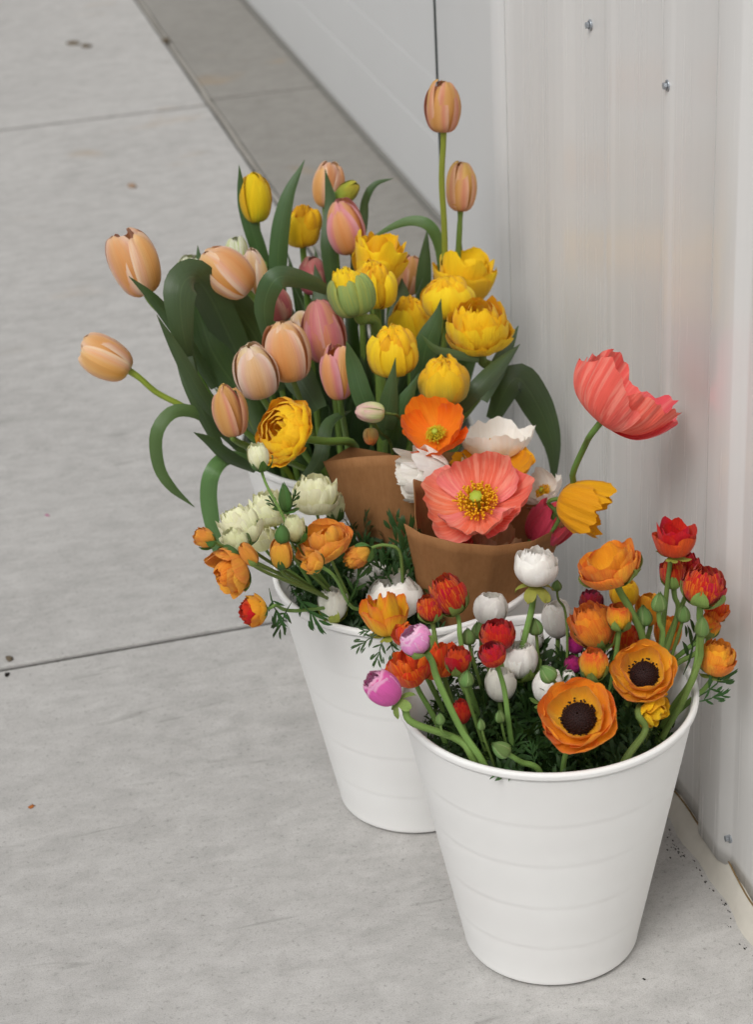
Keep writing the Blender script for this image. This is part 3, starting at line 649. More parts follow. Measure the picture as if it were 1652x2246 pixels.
# ------------------------------------------------------------------ one flower: a thing with stem, petals, sepals, centre
RIMW = {1: .118, 2: .112, 3: .118}
BASES = {1: [], 2: [], 3: []}
GROUPS = {1: 'ranunculus in the front bucket', 2: 'ranunculus in the middle bucket', 3: 'tulips in the back bucket'}
BLOOMS = []
def flower(name, cat, kind, mats, base, tip, wpx, Y, b, label, az=.4, h=None, via=None, sep=None, sepm='sepal', sepn=5, stem='stem_r', sr=.0026, spin=None, group=None, dY=0, stemless=False, seps=1.0, **opt):
    """base and tip: where the bloom starts and ends in view; wpx its width; Y its distance along the wall; az how far its axis leans to the viewer"""
    seed = sum(ord(c) for c in label); rng = random.Random(seed)
    P = at(*base, Y); Z = depth(P); dx, dy = tip[0] - base[0], tip[1] - base[1]; L = math.hypot(dx, dy); pl_ = math.sqrt(1 - az * az)
    ax = camvec(dx / L * pl_, -dy / L * pl_, az)
    wpx *= {'bud': .88}.get(kind, .96); R = wpx / 2 * Z / FPX
    H = h * R if h else (L * Z / FPX) / max(.3, pl_) * opt.get('hs', {'double': .82, 'loose': .85}.get(kind, 1.0))
    if h: P = at(*base, Y) - ax * (H * .25 if az > .6 else 0)
    X = ax.orthogonal().normalized(); X = Matrix.Rotation(spin if spin is not None else rng.uniform(0, 6.28), 3, ax) @ X; Yv = ax.cross(X)
    parts = KINDS[kind](rng, opt)
    pts_ = []
    for me, lm, nm, role in parts:
        if role in 'AGB':
            a_ = np.empty(len(me.vertices) * 3); me.vertices.foreach_get('co', a_); m4 = np.array(lm); pts_.append(a_.reshape(-1, 3)[::2] @ m4[:3, :3].T + m4[:3, 3])
    U_ = np.vstack(pts_); ux, uy, uz = np.array(X), np.array(Yv), np.array(ax); sd = np.array((dx, dy)) / L; pd = np.array((-sd[1], sd[0])); H0, R0 = H, R
    for it in range(5):                                   # fit the bloom's true size to the breadth and length it has in view
        Wd = np.array(P) + U_[:, :1] * R * ux + U_[:, 1:2] * R * uy + U_[:, 2:3] * H * uz - np.array(CAM)
        zz_ = Wd @ np.array(FWD); q2 = np.stack([826 + FPX * (Wd @ np.array(RGT)) / zz_, 1123 - FPX * (Wd @ np.array(UPV)) / zz_], 1)
        al, pe = q2 @ sd, q2 @ pd; kr = wpx / (np.percentile(pe, 99.5) - np.percentile(pe, .5)); R = min(R0 * 1.25, max(R0 * .6, R * kr))
        if not h: H = min(H0 * 1.25, max(H0 * .45, H * L / (np.percentile(al, 99.5) - np.percentile(al, .5))))
        else: H *= kr
        if it > 1:
            tgt = np.array(base) if not h else (np.array(base) + np.array(tip)) / 2
            cur = sd * np.percentile(al, .5) + pd * (np.percentile(pe, 99.5) + np.percentile(pe, .5)) / 2 if not h else sd * (al.max() + al.min()) / 2 + pd * (pe.max() + pe.min()) / 2
            e2 = (tgt - cur) * Z / FPX; P = P + RGT * e2[0] - UPV * e2[1]
    c = BK[b]; Mx = Matrix(((X.x * R, Yv.x * R, ax.x * H, P.x), (X.y * R, Yv.y * R, ax.y * H, P.y), (X.z * R, Yv.z * R, ax.z * H, P.z), (0, 0, 0, 1)))
    off = Vector((P.x - c.x, P.y - c.y, 0)); foot = c + off * min(.35, .06 / max(off.length, .01)); foot.z = .035
    e = empty(name, foot, label, cat, group or GROUPS[b]); inv = Matrix.Translation(-foot)
    if isinstance(mats, str): mats = (mats,)
    rm = {'A': PM.get(mats[0]) or M[mats[0]], 'B': PM.get(mats[-1] if len(mats) < 3 else mats[1]) or M.get(mats[-1]), 'G': PM['goldgreen'], 'C': M[opt.get('cm', 'stamen_y')], 'D': M['pistil']}
    for me, lm, nm, role in parts:
        o = link(nm, me, rm[role], e); o.matrix_local = inv @ Mx @ lm
    if sep:
        for k in range(sepn):
            me = cached(('sepal_' + sep, k % 3), lambda: sepal_mesh(sep, 500 + k % 3))
            o = link('sepal', me, M[sepm], e); hz = R / H if sep != 'hug' else 1.0
            o.matrix_local = inv @ Mx @ RZ(k * 6.283 / sepn + rng.uniform(-.2, .2)) @ RY(rng.uniform(-.12, .12)) @ SCL(seps * rng.uniform(.88, 1.1), seps, seps * hz)
    if not stemless:
        nx = at(*via[0]) if via else Vector((P.x * .6 + c.x * .4, P.y * .6 + c.y * .4, P.z - .1)); d1 = (-ax * .45 + (nx - P).normalized() * .55).normalized(); pts = [P + ax * .004, P + d1 * min(.012 + .15 * R, (nx - P).length * .4)]
        if via: pts += [at(*q) for q in via]
        def inside(p, m=.016):
            lo = Vector((p.x - c.x, p.y - c.y, 0)); lim = RB + (RR - RB) * max(0, p.z) / HB - m
            if p.z < HB + .012 and lo.length > lim: lo = lo.normalized() * lim; return Vector((c.x + lo.x, c.y + lo.y, p.z))
            return p
        if P.z > HB: pts = [p if i < 2 else inside(p) for i, p in enumerate(pts)]
        last = pts[-1]; lo = Vector((last.x - c.x, last.y - c.y, 0))
        if last.z > HB + .02:
            rimp = c + lo * min(.9, RIMW[b] / max(lo.length, .01)); rimp.z = HB - .004; pts.append(rimp); last = rimp
        lo = Vector((last.x - c.x, last.y - c.y, 0)); q = c + lo * .8; q.z = max(.06, last.z - .07); pts.append(inside(q, .03))
        pts.append(foot)
        zr = sr * 1.0
        V, F, UV = tube([tuple(p - foot) for p in pts], [zr * rng.uniform(1.0, 1.25), zr * rng.uniform(.85, 1), zr * rng.uniform(.95, 1.05), zr * rng.uniform(.92, 1.12), zr * rng.uniform(1, 1.15), zr * 1.1, zr * 1.2], 9, 30)
        link('stem', mesh('stem', V, F, UV), M[stem], e)
    lim_ = RB + (RR - RB) * P.z / HB - .008
    if P.z < HB and off.length > lim_: print('OUT', label[:40], round(off.length - lim_, 3))
    if P.x + R > .75: print('WALL', label[:40], round(P.x + R, 3))
    BLOOMS.append((e, P, R, H, ax, foot, b, cat))
    return e

def blade(owner, pts, wpx, mat='leaf', twist=0.0, fold=.22, shape=(.55, .8, 1.0, .95, .75, .42, .03), world=False, nm='leaf', wave=.0):
    """a tulip leaf: strip along a path, hollowed across, owner is the flower it grows on"""
    C = catmull([tuple(at(*p)) if not world else tuple(p) for p in pts], 26); n = len(C); V = []; UV = []; ns = 7
    foot = owner.location
    for k in range(n):
        p = Vector(C[k]); T = Vector(C[min(k + 1, n - 1)] - C[max(k - 1, 0)]).normalized()
        view = (p - CAM).normalized(); S = T.cross(view).normalized(); tw = twist if not isinstance(twist, (tuple, list)) else float(np.interp(k / (n - 1), np.linspace(0, 1, len(twist)), twist))
        S = Matrix.Rotation(tw, 3, T) @ S; Nn = S.cross(T).normalized()
        hw = .44 * (wpx * depth(p) / FPX if not world else wpx) * float(np.interp(k / (n - 1), np.linspace(0, 1, len(shape)), shape))
        for i in range(ns):
            s = -1 + 2 * i / (ns - 1)
            V.append(p + S * (s * hw) + Nn * (-fold * hw * (1 - s * s) * 1.3 + wave * hw * math.sin(k * .8 + s * 2) * s) - foot); UV.append((s * .5 + .5, k / (n - 1)))
    o = link(nm, mesh(nm, V, grid_faces(ns, n), UV), M[mat], owner); return o
# ------------------------------------------------------------------ kraft paper bouquets standing in the middle bucket
def paper(label, base, top, bottom, nrow=16, seed=0):
    foot = BK[2] + Vector((0, 0, .04)); e = empty('paper_wrap', base, label, 'paper wrap', 'kraft paper bouquet wraps'); r_ = random.Random(seed)
    tp_ = np.array([tuple(at(*p)) for p in top]); T = np.stack([np.interp(np.linspace(0, len(tp_) - 1, 110), np.arange(len(tp_)), tp_[:, q]) for q in range(3)], 1); B = np.array([tuple(q) for q in bottom(110)])
    T2 = []
    # keep the cut corners sharp: straight runs between marked points
    V = []; UV = []; ph = [r_.uniform(0, 6.28) for _ in range(4)]
    for j in range(nrow):
        t = j / (nrow - 1)
        for i in range(110):
            p = Vector(B[i]) * (1 - t) + Vector(T[i]) * t
            p += Vector((math.sin(i * .21 + ph[0] + t * 2), math.cos(i * .26 + ph[1]), 0)) * (.0016 * math.sin(math.pi * t) + .0007 * math.sin(9 * t + i * .12))
            V.append(p - Vector(base)); UV.append((i / 109, t))
    me = mesh('paper_sheet', V, grid_faces(110, nrow), UV); o = link('paper_sheet', me, M['paper'], e)
    md = o.modifiers.new('thick', 'SOLIDIFY'); md.thickness = .0006
    return e
def ring(c, r0, r1, a0, turns=1.05):
    def f(n): return [Vector(c) + Vector((r0 * math.cos(a0 + turns * 6.283 * i / (n - 1)), r1 * math.sin(a0 + turns * 6.283 * i / (n - 1)), 0)) for i in range(n)]
    return f
def lerp_pts(P, k=4):
    out = []
    for a, b in zip(P[:-1], P[1:]):
        for q in range(k): out.append(tuple(a[i] + (b[i] - a[i]) * q / k for i in range(3)))
    return out + [P[-1]]
c1 = at(1020, 1500, 1.885); c2 = at(905, 1345, 1.99)
paper('kraft paper cone round the big coral poppy, front one of two', (c1.x, c1.y, .05),
      lerp_pts([(913, 1146, 1.85), (909, 1100, 1.885), (908, 1050, 1.91), (980, 1071, 1.945), (1080, 1085, 1.965), (1200, 1105, 1.945), (1243, 1150, 1.885), (1170, 1186, 1.83), (1085, 1197, 1.81), (1000, 1190, 1.81), (925, 1170, 1.822), (887, 1148, 1.84)]),
      ring((c1.x, c1.y, max(.12, c1.z)), .03, .03, math.radians(170), -1.05), seed=1)
paper('kraft paper cone behind, holding the orange and white poppies', (c2.x, c2.y, .05),
      lerp_pts([(712, 1013, 2.03), (768, 980, 2.06), (872, 999, 2.085), (960, 992, 2.10), (1060, 990, 2.10), (1155, 981, 2.07), (1142, 1036, 2.02), (1080, 1040, 1.985), (1000, 1020, 1.975), (930, 1000, 1.98), (850, 998, 1.985), (780, 1003, 2.0), (709, 1012, 2.027)]),
      ring((c2.x, c2.y, max(.12, c2.z)), .024, .024, math.radians(170), -1.05), seed=2)

# ------------------------------------------------------------------ tulips of the back bucket
F_ = flower
TU = dict(name='tulip', cat='tulip', kind='tulip', b=3, stem='stem_t', sr=.0036, az=.36)
def T(mats, base, tip, wpx, Y, label, **k): return F_(**{**TU, **k, 'mats': mats, 'base': base, 'tip': tip, 'wpx': wpx, 'Y': Y, 'label': label})
t1 = T('goldpeach', (973, 292), (968, 174), 72, 2.28, 'tallest peach tulip, closed, far above all others on a straight yellow-green stem', via=[(969, 400, 2.28), (976, 560, 2.28)], stem='stem_y')
t2 = T('goldpeach', (1010, 464), (1013, 353), 68, 2.30, 'closed peach tulip with pink midline, second tallest, against the wall', via=[(1005, 560, 2.30)])
t3 = T('peach', (712, 456), (728, 354), 62, 2.42, 'pale peach tulip at the very back, half hidden by an upright leaf')
t4 = T('pinkpeach', (774, 558), (743, 437), 84, 2.33, 'smooth egg-shaped peach and pink tulip above the yellow ones', via=[(790, 640, 2.33)])
t5 = T('peach', (322, 648), (264, 508), 102, 2.20, 'large open peach tulip leaning out over the pavement, upper one', open=.35, via=[(392, 728, 2.2), (470, 880, 2.22)])
t6 = T('peach', (284, 815), (178, 750), 88, 2.20, 'peach tulip hanging out farthest over the pavement on a long bare stem', open=.35, az=.2, via=[(345, 862, 2.2), (412, 897, 2.2), (495, 955, 2.22)], stem='stem_y')
t7 = T('peach', (548, 640), (448, 550), 96, 2.19, 'peach tulip lying sideways over a folded broad leaf', open=.2, via=[(578, 690, 2.2), (605, 780, 2.22)])
t8 = T('cream', (562, 655), (552, 543), 60, 2.25, 'pale peach tulip peeking out behind the sideways one')
t9 = T('yellowgreen', (563, 489), (557, 377), 65, 2.38, 'slim closed yellow tulip with green base, standing clear at the back', via=[(575, 560, 2.38), (585, 620, 2.36)])
t10 = T('whitegreen', (418, 650), (424, 558), 78, 2.30, 'white tulip with green streaks behind the broad folded leaf', open=.7)
t11 = T('whitegreen', (524, 600), (516, 519), 54, 2.36, 'small white tulip tip showing above the sideways peach tulip')
t12 = T('rose', (687, 648), (681, 562), 62, 2.36, 'dusky rose tulip deep among the leaves under the small yellow one')
t13 = T('rose', (622, 705), (600, 628), 58, 2.30, 'rose pink tulip mostly hidden behind an arching leaf')
t14 = T('salmon', (724, 794), (692, 660), 96, 2.17, 'tall salmon tulip with a magenta flush down its side')
t15 = T('cream', (674, 745), (655, 682), 58, 2.21, 'pale peach tulip tucked behind the salmon one')
t16 = T('peach', (642, 838), (617, 705), 104, 2.12, 'big orange-peach tulip in front, petals parting to show the inside', open=.3)
t17 = T('cream', (577, 875), (547, 751), 98, 2.10, 'cream tulip with buff petals beside the big orange-peach tulip', open=.15)
t18 = T('goldpeach', (515, 959), (491, 841), 69, 2.07, 'narrow pointed amber tulip bud, lowest of the tulips by the rim')
t19 = T('pinkpeach', (745, 878), (736, 754), 68, 2.08, 'slim peach tulip with a curled pink top beside a leaf', open=.4)
t21 = T('limebud', (738, 442), (787, 404), 42, 2.39, 'closed green tulip bud leaning sideways behind the egg-shaped tulip', name='flower_bud', cat='flower bud')
t22 = T('rose', (815, 570), (820, 514), 46, 2.42, 'pink tulip of which only the tip shows behind yellow petals')
t23 = T('goldpeach', (886, 650), (908, 560), 62, 2.40, 'rusty orange tulip in shade behind the yellow double tulips')
t24 = T('rose', (858, 660), (880, 585), 54, 2.43, 'dark red tulip in deep shade next to the rusty orange one')
t25 = T('yellowgreen', (590, 640), (597, 590), 30, 2.42, 'yellow tulip of which a speck shows between two upright leaves')

DU = dict(name='double_tulip', cat='double tulip', kind='double', b=3, stem='stem_t', sr=.0042, az=.45, group='yellow double tulips in the back bucket')
def D(mats, base, tip, wpx, Y, label, **k): return F_(**{**DU, **k, 'mats': mats, 'base': base, 'tip': tip, 'wpx': wpx, 'Y': Y, 'label': label})
d0 = D(('yellow', 'gold'), (661, 544), (669, 450), 76, 2.38, 'small cupped yellow double tulip beside the tall upright leaf', az=.38)
d1 = D(('yellow', 'gold'), (822, 622), (842, 512), 112, 2.27, 'loose yellow double tulip with a pointed petal on its side', kind='bowl', cr=0, az=.36, hs=.9)
d2 = D(('yellow', 'gold'), (830, 678), (814, 572), 86, 2.20, 'round yellow double tulip directly behind the green-shelled bud')
d3 = D(('greenshell', 'yellow'), (786, 694), (752, 588), 94, 2.13, 'fat double tulip bud still wrapped in green outer petals', az=.3, via=[(805, 700, 2.15), (830, 740, 2.17)], sr=.006, outer=5)
d4 = D(('yellow', 'yellow'), (1012, 668), (1026, 552), 136, 2.27, 'wide flared yellow double tulip, highest of the yellow ones by the wall', kind='bowl', cr=0, az=.34, hs=1)
d5 = D(('yellow', 'gold'), (988, 700), (978, 608), 114, 2.18, 'yellow double tulip with an orange folded heart below the flared one', az=.5)
d6 = D(('yellow', 'gold'), (1056, 784), (1046, 662), 134, 2.12, 'fullest yellow double tulip with ruffled petals like a peony', az=.6, kind='ran', open=.5, frill=.09, n=6, via=[(1075, 830, 2.13)], sr=.006)
d7 = D(('yellow', 'gold'), (906, 758), (897, 650), 90, 2.23, 'shaded yellow double tulip half behind a dark pointed leaf')
d8 = D(('yellow', 'gold'), (867, 828), (859, 714), 108, 2.07, 'smooth round yellow double tulip with a puckered top, in the middle')
d9 = D(('goldgreen', 'gold'), (976, 890), (972, 784), 110, 2.03, 'yellow-green double tulip right above the orange poppy', az=.5)
d10 = D(('gold', 'gold'), (672, 968), (584, 930), 152, 2.00, 'large golden double tulip facing outward over the bucket rim', az=.72, kind='ran', open=.5, frill=.1, n=6, via=[(715, 968, 2.03), (775, 975, 2.07)], sr=.0045)

# tulip leaves that can be told apart, each on the flower it belongs to
blade(t9, [(600, 700, 2.36), (570, 560, 2.37), (535, 450, 2.38), (524, 362, 2.38)], 42)
blade(d0, [(615, 720, 2.33), (610, 560, 2.34), (628, 440, 2.35), (668, 351, 2.36)], 48)
blade(t3, [(730, 640, 2.34), (722, 540, 2.35), (726, 450, 2.37), (713, 371, 2.38)], 44)
blade(t4, [(775, 640, 2.36), (785, 540, 2.37), (798, 470, 2.38), (805, 411, 2.38)], 32)
blade(t21, [(790, 520, 2.40), (800, 445, 2.40), (822, 405, 2.40), (863, 391, 2.40)], 20)
blade(t1, [(972, 640, 2.3), (966, 550, 2.3), (945, 498, 2.3), (905, 484, 2.31), (855, 500, 2.32), (800, 533, 2.33)], 30, 'leaf_l')
blade(t23, [(925, 700, 2.33), (930, 600, 2.34), (937, 504, 2.35)], 40)
blade(t2, [(1003, 640, 2.32), (1008, 570, 2.32), (1010, 505, 2.32)], 18)
blade(t7, [(560, 860, 2.2), (500, 730, 2.2), (455, 640, 2.19), (420, 606, 2.17), (394, 640, 2.15), (402, 740, 2.14), (434, 832, 2.15)], 92, shape=(.6, .9, 1.0, 1.0, .95, .6, .04), fold=.16, twist=(-.1, -.2, -.3), wave=.06)
blade(t10, [(540, 880, 2.19), (470, 780, 2.2), (440, 700, 2.21), (420, 650, 2.21)], 100, fold=.2)
blade(t8, [(600, 860, 2.22), (560, 740, 2.22), (500, 660, 2.22), (455, 625, 2.22)], 110, fold=.15)
blade(t13, [(590, 760, 2.16), (580, 670, 2.15), (605, 612, 2.14), (650, 610, 2.16), (700, 628, 2.18), (735, 650, 2.2)], 60, shape=(.3, .85, 1.0, .9, .7, .5, .1), fold=.15)
blade(t18, [(520, 980, 2.13), (450, 880, 2.12), (390, 775, 2.12), (343, 690, 2.12)], 40)
blade(t5, [(470, 850, 2.19), (400, 738, 2.18), (340, 660, 2.17), (282, 606, 2.16)], 38)
blade(t6, [(540, 1000, 2.14), (480, 940, 2.13), (430, 905, 2.12), (378, 904, 2.11), (343, 950, 2.10), (347, 1020, 2.10), (375, 1068, 2.10), (426, 1112, 2.11)], 34, 'leaf_l', shape=(.5, .8, .9, 1.0, 1.0, .9, .7, .04), fold=.14)
blade(t17, [(560, 1030, 2.13), (500, 1000, 2.11), (460, 968, 2.10), (424, 948, 2.09)], 34)
blade(t16, [(560, 1012, 2.14), (500, 1004, 2.12), (466, 1035, 2.10), (457, 1090, 2.10), (468, 1165, 2.10), (478, 1225, 2.11)], 43, 'leaf_l', shape=(.5, .8, .95, 1.0, 1.0, .8, .3), fold=.14)
blade(d6, [(1080, 920, 2.14), (1130, 830, 2.14), (1180, 890, 2.15), (1212, 975, 2.14), (1216, 1070, 2.14)], 84, shape=(.4, .8, 1.0, .95, .7, .35, .04), fold=.2)
blade(d4, [(1000, 910, 2.06), (1050, 850, 2.06), (1098, 800, 2.08), (1141, 755, 2.1)], 48, fold=.3)
blade(d5, [(1060, 880, 2.12), (1100, 790, 2.15), (1138, 714, 2.18)], 44)
blade(d7, [(920, 850, 2.13), (935, 760, 2.13), (958, 700, 2.13), (968, 655, 2.13)], 64, shape=(.7, .95, 1.0, .8, .5, .2, .02))
blade(d8, [(845, 940, 2.03), (855, 870, 2.03), (868, 784, 2.03)], 54, shape=(.8, 1, .95, .8, .55, .25, .02))
blade(d9, [(860, 960, 2.04), (880, 900, 2.03), (920, 818, 2.02)], 62, shape=(.6, .9, 1.0, .9, .65, .3, .02))
blade(t19, [(850, 960, 2.05), (800, 880, 2.05), (775, 800, 2.06), (760, 748, 2.06)], 52)
blade(d6, [(1050, 790, 2.10), (1000, 778, 2.09), (955, 765, 2.08), (924, 733, 2.08)], 24, 'leaf_l')
blade(t14, [(700, 900, 2.14), (640, 800, 2.2), (600, 720, 2.24)], 80)
blade(d10, [(660, 1060, 2.05), (700, 1010, 2.05), (720, 930, 2.08), (772, 900, 2.1)], 40)
blade(t12, [(720, 760, 2.28), (705, 660, 2.32), (690, 580, 2.34)], 44)
blade(d2, [(850, 760, 2.24), (880, 670, 2.26), (882, 610, 2.27)], 50)
blade(t25, [(460, 700, 2.28), (440, 600, 2.29), (433, 538, 2.3)], 26)
blade(t22, [(480, 980, 2.12), (415, 830, 2.13), (376, 640, 2.2), (366, 602, 2.2)], 44)

# ------------------------------------------------------------------ poppies
PO = dict(name='poppy', cat='poppy', kind='poppy', b=2, stem='stem_p', sr=.0022, group='poppies in the paper bouquets')
def P(mats, base, tip, wpx, Y, label, **k): return F_(**{**PO, **k, 'mats': mats, 'base': base, 'tip': tip, 'wpx': wpx, 'Y': Y, 'label': label})
p1 = P('tangerine', (955, 938), (945, 915), 138, 1.985, 'open bright orange poppy at the top of the back paper cone', az=.78, h=.75, cm='stamen_l', cs=.8)
p2 = P('poppywhite', (1096, 1006), (1088, 925), 170, 2.01, 'wide white poppy cup seen from the side at the top', az=.34, wr=.007)
p3 = P('poppywhite', (985, 1050), (868, 1036), 112, 1.95, 'white poppy drooping over the edge of the back paper cone', az=.3, cr=0, kind='bowl')
p3b = P('poppywhite', (940, 1005), (915, 972), 58, 2.07, 'small white poppy under the orange poppy', cr=0, az=.3, close=.3)
p4 = P('poppyyellow', (1082, 1075), (1080, 1000), 180, 1.96, 'yellow-orange poppy peeking out all round behind the coral one', az=.5)
p4b = F_('poppy', 'poppy', 'loose', 'lemon', (1010, 1050), (1003, 998), 56, 1.99, 2, 'pale lemon ruffled flower squeezed beside the white poppies', group='poppies in the paper bouquets')
p5 = P(('coral', 'coral'), (1058, 1100), (1051, 1080), 244, 1.875, 'huge open coral poppy with yellow stamens facing the viewer', az=.84, h=.62, wr=.024, cs=1.1)
p6 = P('poppywhite', (1212, 1098), (1160, 1050), 108, 1.95, 'white poppy with yellow heart beside the huge coral poppy', az=.5)
p7 = P('redcoral', (1170, 1195), (1235, 1112), 104, 1.89, 'crumpled red-coral poppy at the edge of the front paper', az=.3, close=.4, cr=0)
p8 = P('poppyyellow', (1226, 1088), (1330, 1124), 126, 1.85, 'crumpled yellow-orange poppy hanging sideways beside the wall', az=.2, cr=0, via=[(1222, 1150, 1.86)], wr=.02)
p9 = P(('deepcoral', 'deepcoral'), (1322, 928), (1412, 818), 250, 1.785, 'large coral poppy leaning on the wall on a tall curved stem', az=.22, wr=.03, via=[(1285, 975, 1.82), (1258, 1035, 1.84), (1245, 1090, 1.86)], sr=.0034, h=.95, cs=.7)
p10 = F_('flower_bud', 'flower bud', 'tulip', 'blush', (844, 906), (779, 902), 46, 2.0, 2, 'pink and lime poppy bud nodding above the back paper cone', az=.1, via=[(875, 915, 2.01), (900, 960, 2.03)], stem='stem_p', sr=.0018, group='poppies in the paper bouquets')
p11 = F_('flower_bud', 'flower bud', 'tulip', 'brownbud', (812, 938), (814, 977), 34, 2.0, 2, 'small brown bud with an orange tip hanging under the pink bud', az=.1, via=[(835, 950, 2.02), (860, 985, 2.05)], stem='stem_p', sr=.0016, group='poppies in the paper bouquets')
p12 = P('tan', (1075, 1235), (1085, 1150), 120, 1.87, 'faded tan poppy inside the front paper under the coral one', az=.4, cr=0, close=.2)
p13 = P('redcoral', (1000, 1225), (1000, 1168), 76, 1.865, 'red poppy petals deep inside the front paper', az=.4, cr=0, close=.2)

# ------------------------------------------------------------------ ranunculus of the middle bucket
R2 = dict(name='ranunculus', cat='ranunculus', kind='ran', b=2, stem='stem_r', sr=.0018, az=.36)
def R(mats, base, tip, wpx, Y, label, **k): return F_(**{**R2, **k, 'mats': mats, 'base': base, 'tip': tip, 'wpx': wpx, 'Y': Y, 'label': label})
BU = dict(name='flower_bud', cat='flower bud', group='unopened buds')
r1 = R('lemon', (572, 1031), (561, 974), 46, 1.88, 'pale lemon bud with green sepals on a thin stem before the golden tulip', sep='hug', sepm='sepal_d', via=[(590, 1075, 1.87), (622, 1135, 1.86), (650, 1210, 1.86)], sr=.0015, **BU, ball=1)
r2 = R('lemon', (694, 1132), (688, 1043), 96, 1.95, 'pale lemon ruffled bloom next to the paper edge, highest of its kind', open=.5, frill=.1, n=5, az=.3)
r3 = R('lemon', (602, 1156), (580, 1080), 82, 1.92, 'pale lemon ruffled bloom in the middle of the pale trio', open=.5, frill=.1, n=5)
r4 = R('lemon', (548, 1196), (506, 1116), 88, 1.84, 'pale lemon fan-shaped bloom on the outer side of the pale cluster', open=.5, frill=.1, n=5, az=.2, sep='hug', sepm='sepal_d')
r4b = R('lemongreen', (535, 1214), (498, 1164), 58, 1.815, 'lemon half-open bloom cupped in dark sepals above the apricot bloom', sep='hug', sepm='sepal_d')
r5 = R('lemongreen', (652, 1188), (641, 1131), 46, 1.85, 'striped green and cream bud beside the large apricot bloom', sep='hug', sepm='sepal_d', sepn=4, **BU)
r6 = R('lemon', (586, 1208), (566, 1150), 66, 1.90, 'pale lemon bloom low behind the round green bud', kind='loose')
r7 = R('sepal_d', (620, 1192), (617, 1147), 38, 1.825, 'round dark green bud at the centre of the pale cluster', kind='bud', **BU)
r7b = R('sepal_d', (628, 1122), (622, 1057), 34, 1.88, 'leafy pointed dark green bud above the pale cluster', kind='bud', sep='flat', sepm='sepal_d', seps=1.6, **BU)
r8 = R('lemongreen', (737, 1142), (728, 1078), 46, 1.97, 'olive and lemon bud in shade against the back paper', sep='hug', sepm='sepal_d', **BU)
r9 = R(('apricot', 'apricot'), (724, 1232), (696, 1146), 130, 1.84, 'large ruffled apricot bloom below the back paper cone', kind='loose', az=.5, n=6)
r10 = R(('apricot', 'orange'), (540, 1232), (474, 1272), 112, 1.80, 'large apricot bloom hanging down outside the middle bucket', kind='loose', az=.3, sep='hug', sepm='sepal_d')
r11 = R('apricot', (470, 1190), (426, 1170), 42, 1.80, 'small apricot bud farthest out over the pavement', sep='hug', sepm='sepal_d', sepn=4, **BU)
r12 = R(('apricot', 'orangered'), (620, 1248), (615, 1182), 50, 1.825, 'upright apricot bud with red rim in front of the pale cluster', kind='tulip', open=.6, sep='hug', sepm='sepal_d', sepn=4, **BU)
r13 = R('apricot', (810, 1204), (760, 1236), 48, 1.84, 'apricot bud nodding on an arched stem before the front paper', sep='hug', sepm='sepal_d', via=[(848, 1196, 1.84), (878, 1212, 1.84), (884, 1300, 1.85)], **BU)
r14 = R(('amber', 'scarlet'), (586, 1336), (528, 1344), 62, 1.78, 'rust red and amber bloom hanging lowest outside the rim', open=.6, sep='hug', sepm='sepal_d', via=[(606, 1328, 1.79), (640, 1340, 1.82)])
r15 = R('apricot', (708, 1244), (668, 1224), 54, 1.80, 'withered apricot bloom with dark tips under the large apricot one', kind='loose', n=3, sep='hug', sepm='sepal_d', sepn=3, via=[(740, 1275, 1.81), (770, 1330, 1.83)])
r16 = R('apricot', (560, 1238), (528, 1193), 34, 1.785, 'narrow green and apricot bud lying across the stems', kind='tulip', sep='hug', sepm='sepal', sepn=4, **BU)
r17 = R('white', (810, 1296), (805, 1234), 84, 1.92, 'white ruffled bloom behind the big white one', kind='loose', az=.3)
r18 = R('white', (870, 1360), (862, 1266), 118, 1.84, 'big smooth white bloom behind the yellow and red one', open=.3, az=.3, ball=1)
r19 = R('ivory', (733, 1362), (727, 1290), 62, 1.862, 'greenish white half-open bud sitting low on the rim', ball=.6, frill=.06, sep='hug', sepm='sepal_y', sepn=4, hs=1, **BU)
r20 = R('yellowred', (854, 1398), (838, 1302), 84, 1.785, 'yellow bloom with red tips hanging over the rim', kind='loose', n=4, sep='flat', sepm='sepal_y', seps=1.05)
r21 = R('lemon', (882, 1282), (876, 1243), 44, 1.94, 'small lemon bloom in shade against the front paper', kind='loose')

# ------------------------------------------------------------------ ranunculus of the front bucket
Q1_ = dict(name='ranunculus', cat='ranunculus', kind='ran', b=1, stem='stem_r', sr=.0026, az=.38)
def Q(mats, base, tip, wpx, Y, label, **k): return F_(**{**Q1_, **k, 'mats': mats, 'base': base, 'tip': tip, 'wpx': wpx, 'Y': Y, 'label': label})
q1 = Q('redgold', (1003, 1344), (968, 1266), 78, 1.70, 'red bloom with gold flames standing before the brown paper, taller of two', sep='hug', via=[(1010, 1400, 1.69), (1028, 1500, 1.68)])
q2 = Q('redgold', (949, 1362), (938, 1306), 60, 1.70, 'smaller red and gold bloom just behind the taller flamed one', sep='hug', via=[(958, 1420, 1.69)])
q3 = Q('pink', (934, 1428), (892, 1382), 72, 1.60, 'light pink round bloom with white petal edges on a long stem', sep='hug', sepn=4, via=[(960, 1490, 1.60), (1012, 1600, 1.585), (1050, 1690, 1.56)], sr=.0032, ball=1)
q4 = Q('orangered', (896, 1418), (893, 1364), 68, 1.72, 'orange-red bloom hidden behind the light pink one', kind='loose')
q5 = Q('orangered', (910, 1508), (894, 1418), 100, 1.67, 'loose orange-red bloom with yellow lower petals between the two pinks', kind='loose', n=6)
q6 = Q('orangered', (962, 1492), (956, 1404), 70, 1.68, 'ragged orange-red bloom behind the pink flower stem', kind='loose')
q7 = Q('scarlet', (1008, 1478), (1004, 1418), 58, 1.66, 'rounded brick red bloom with one pale petal edge', sep='hug')
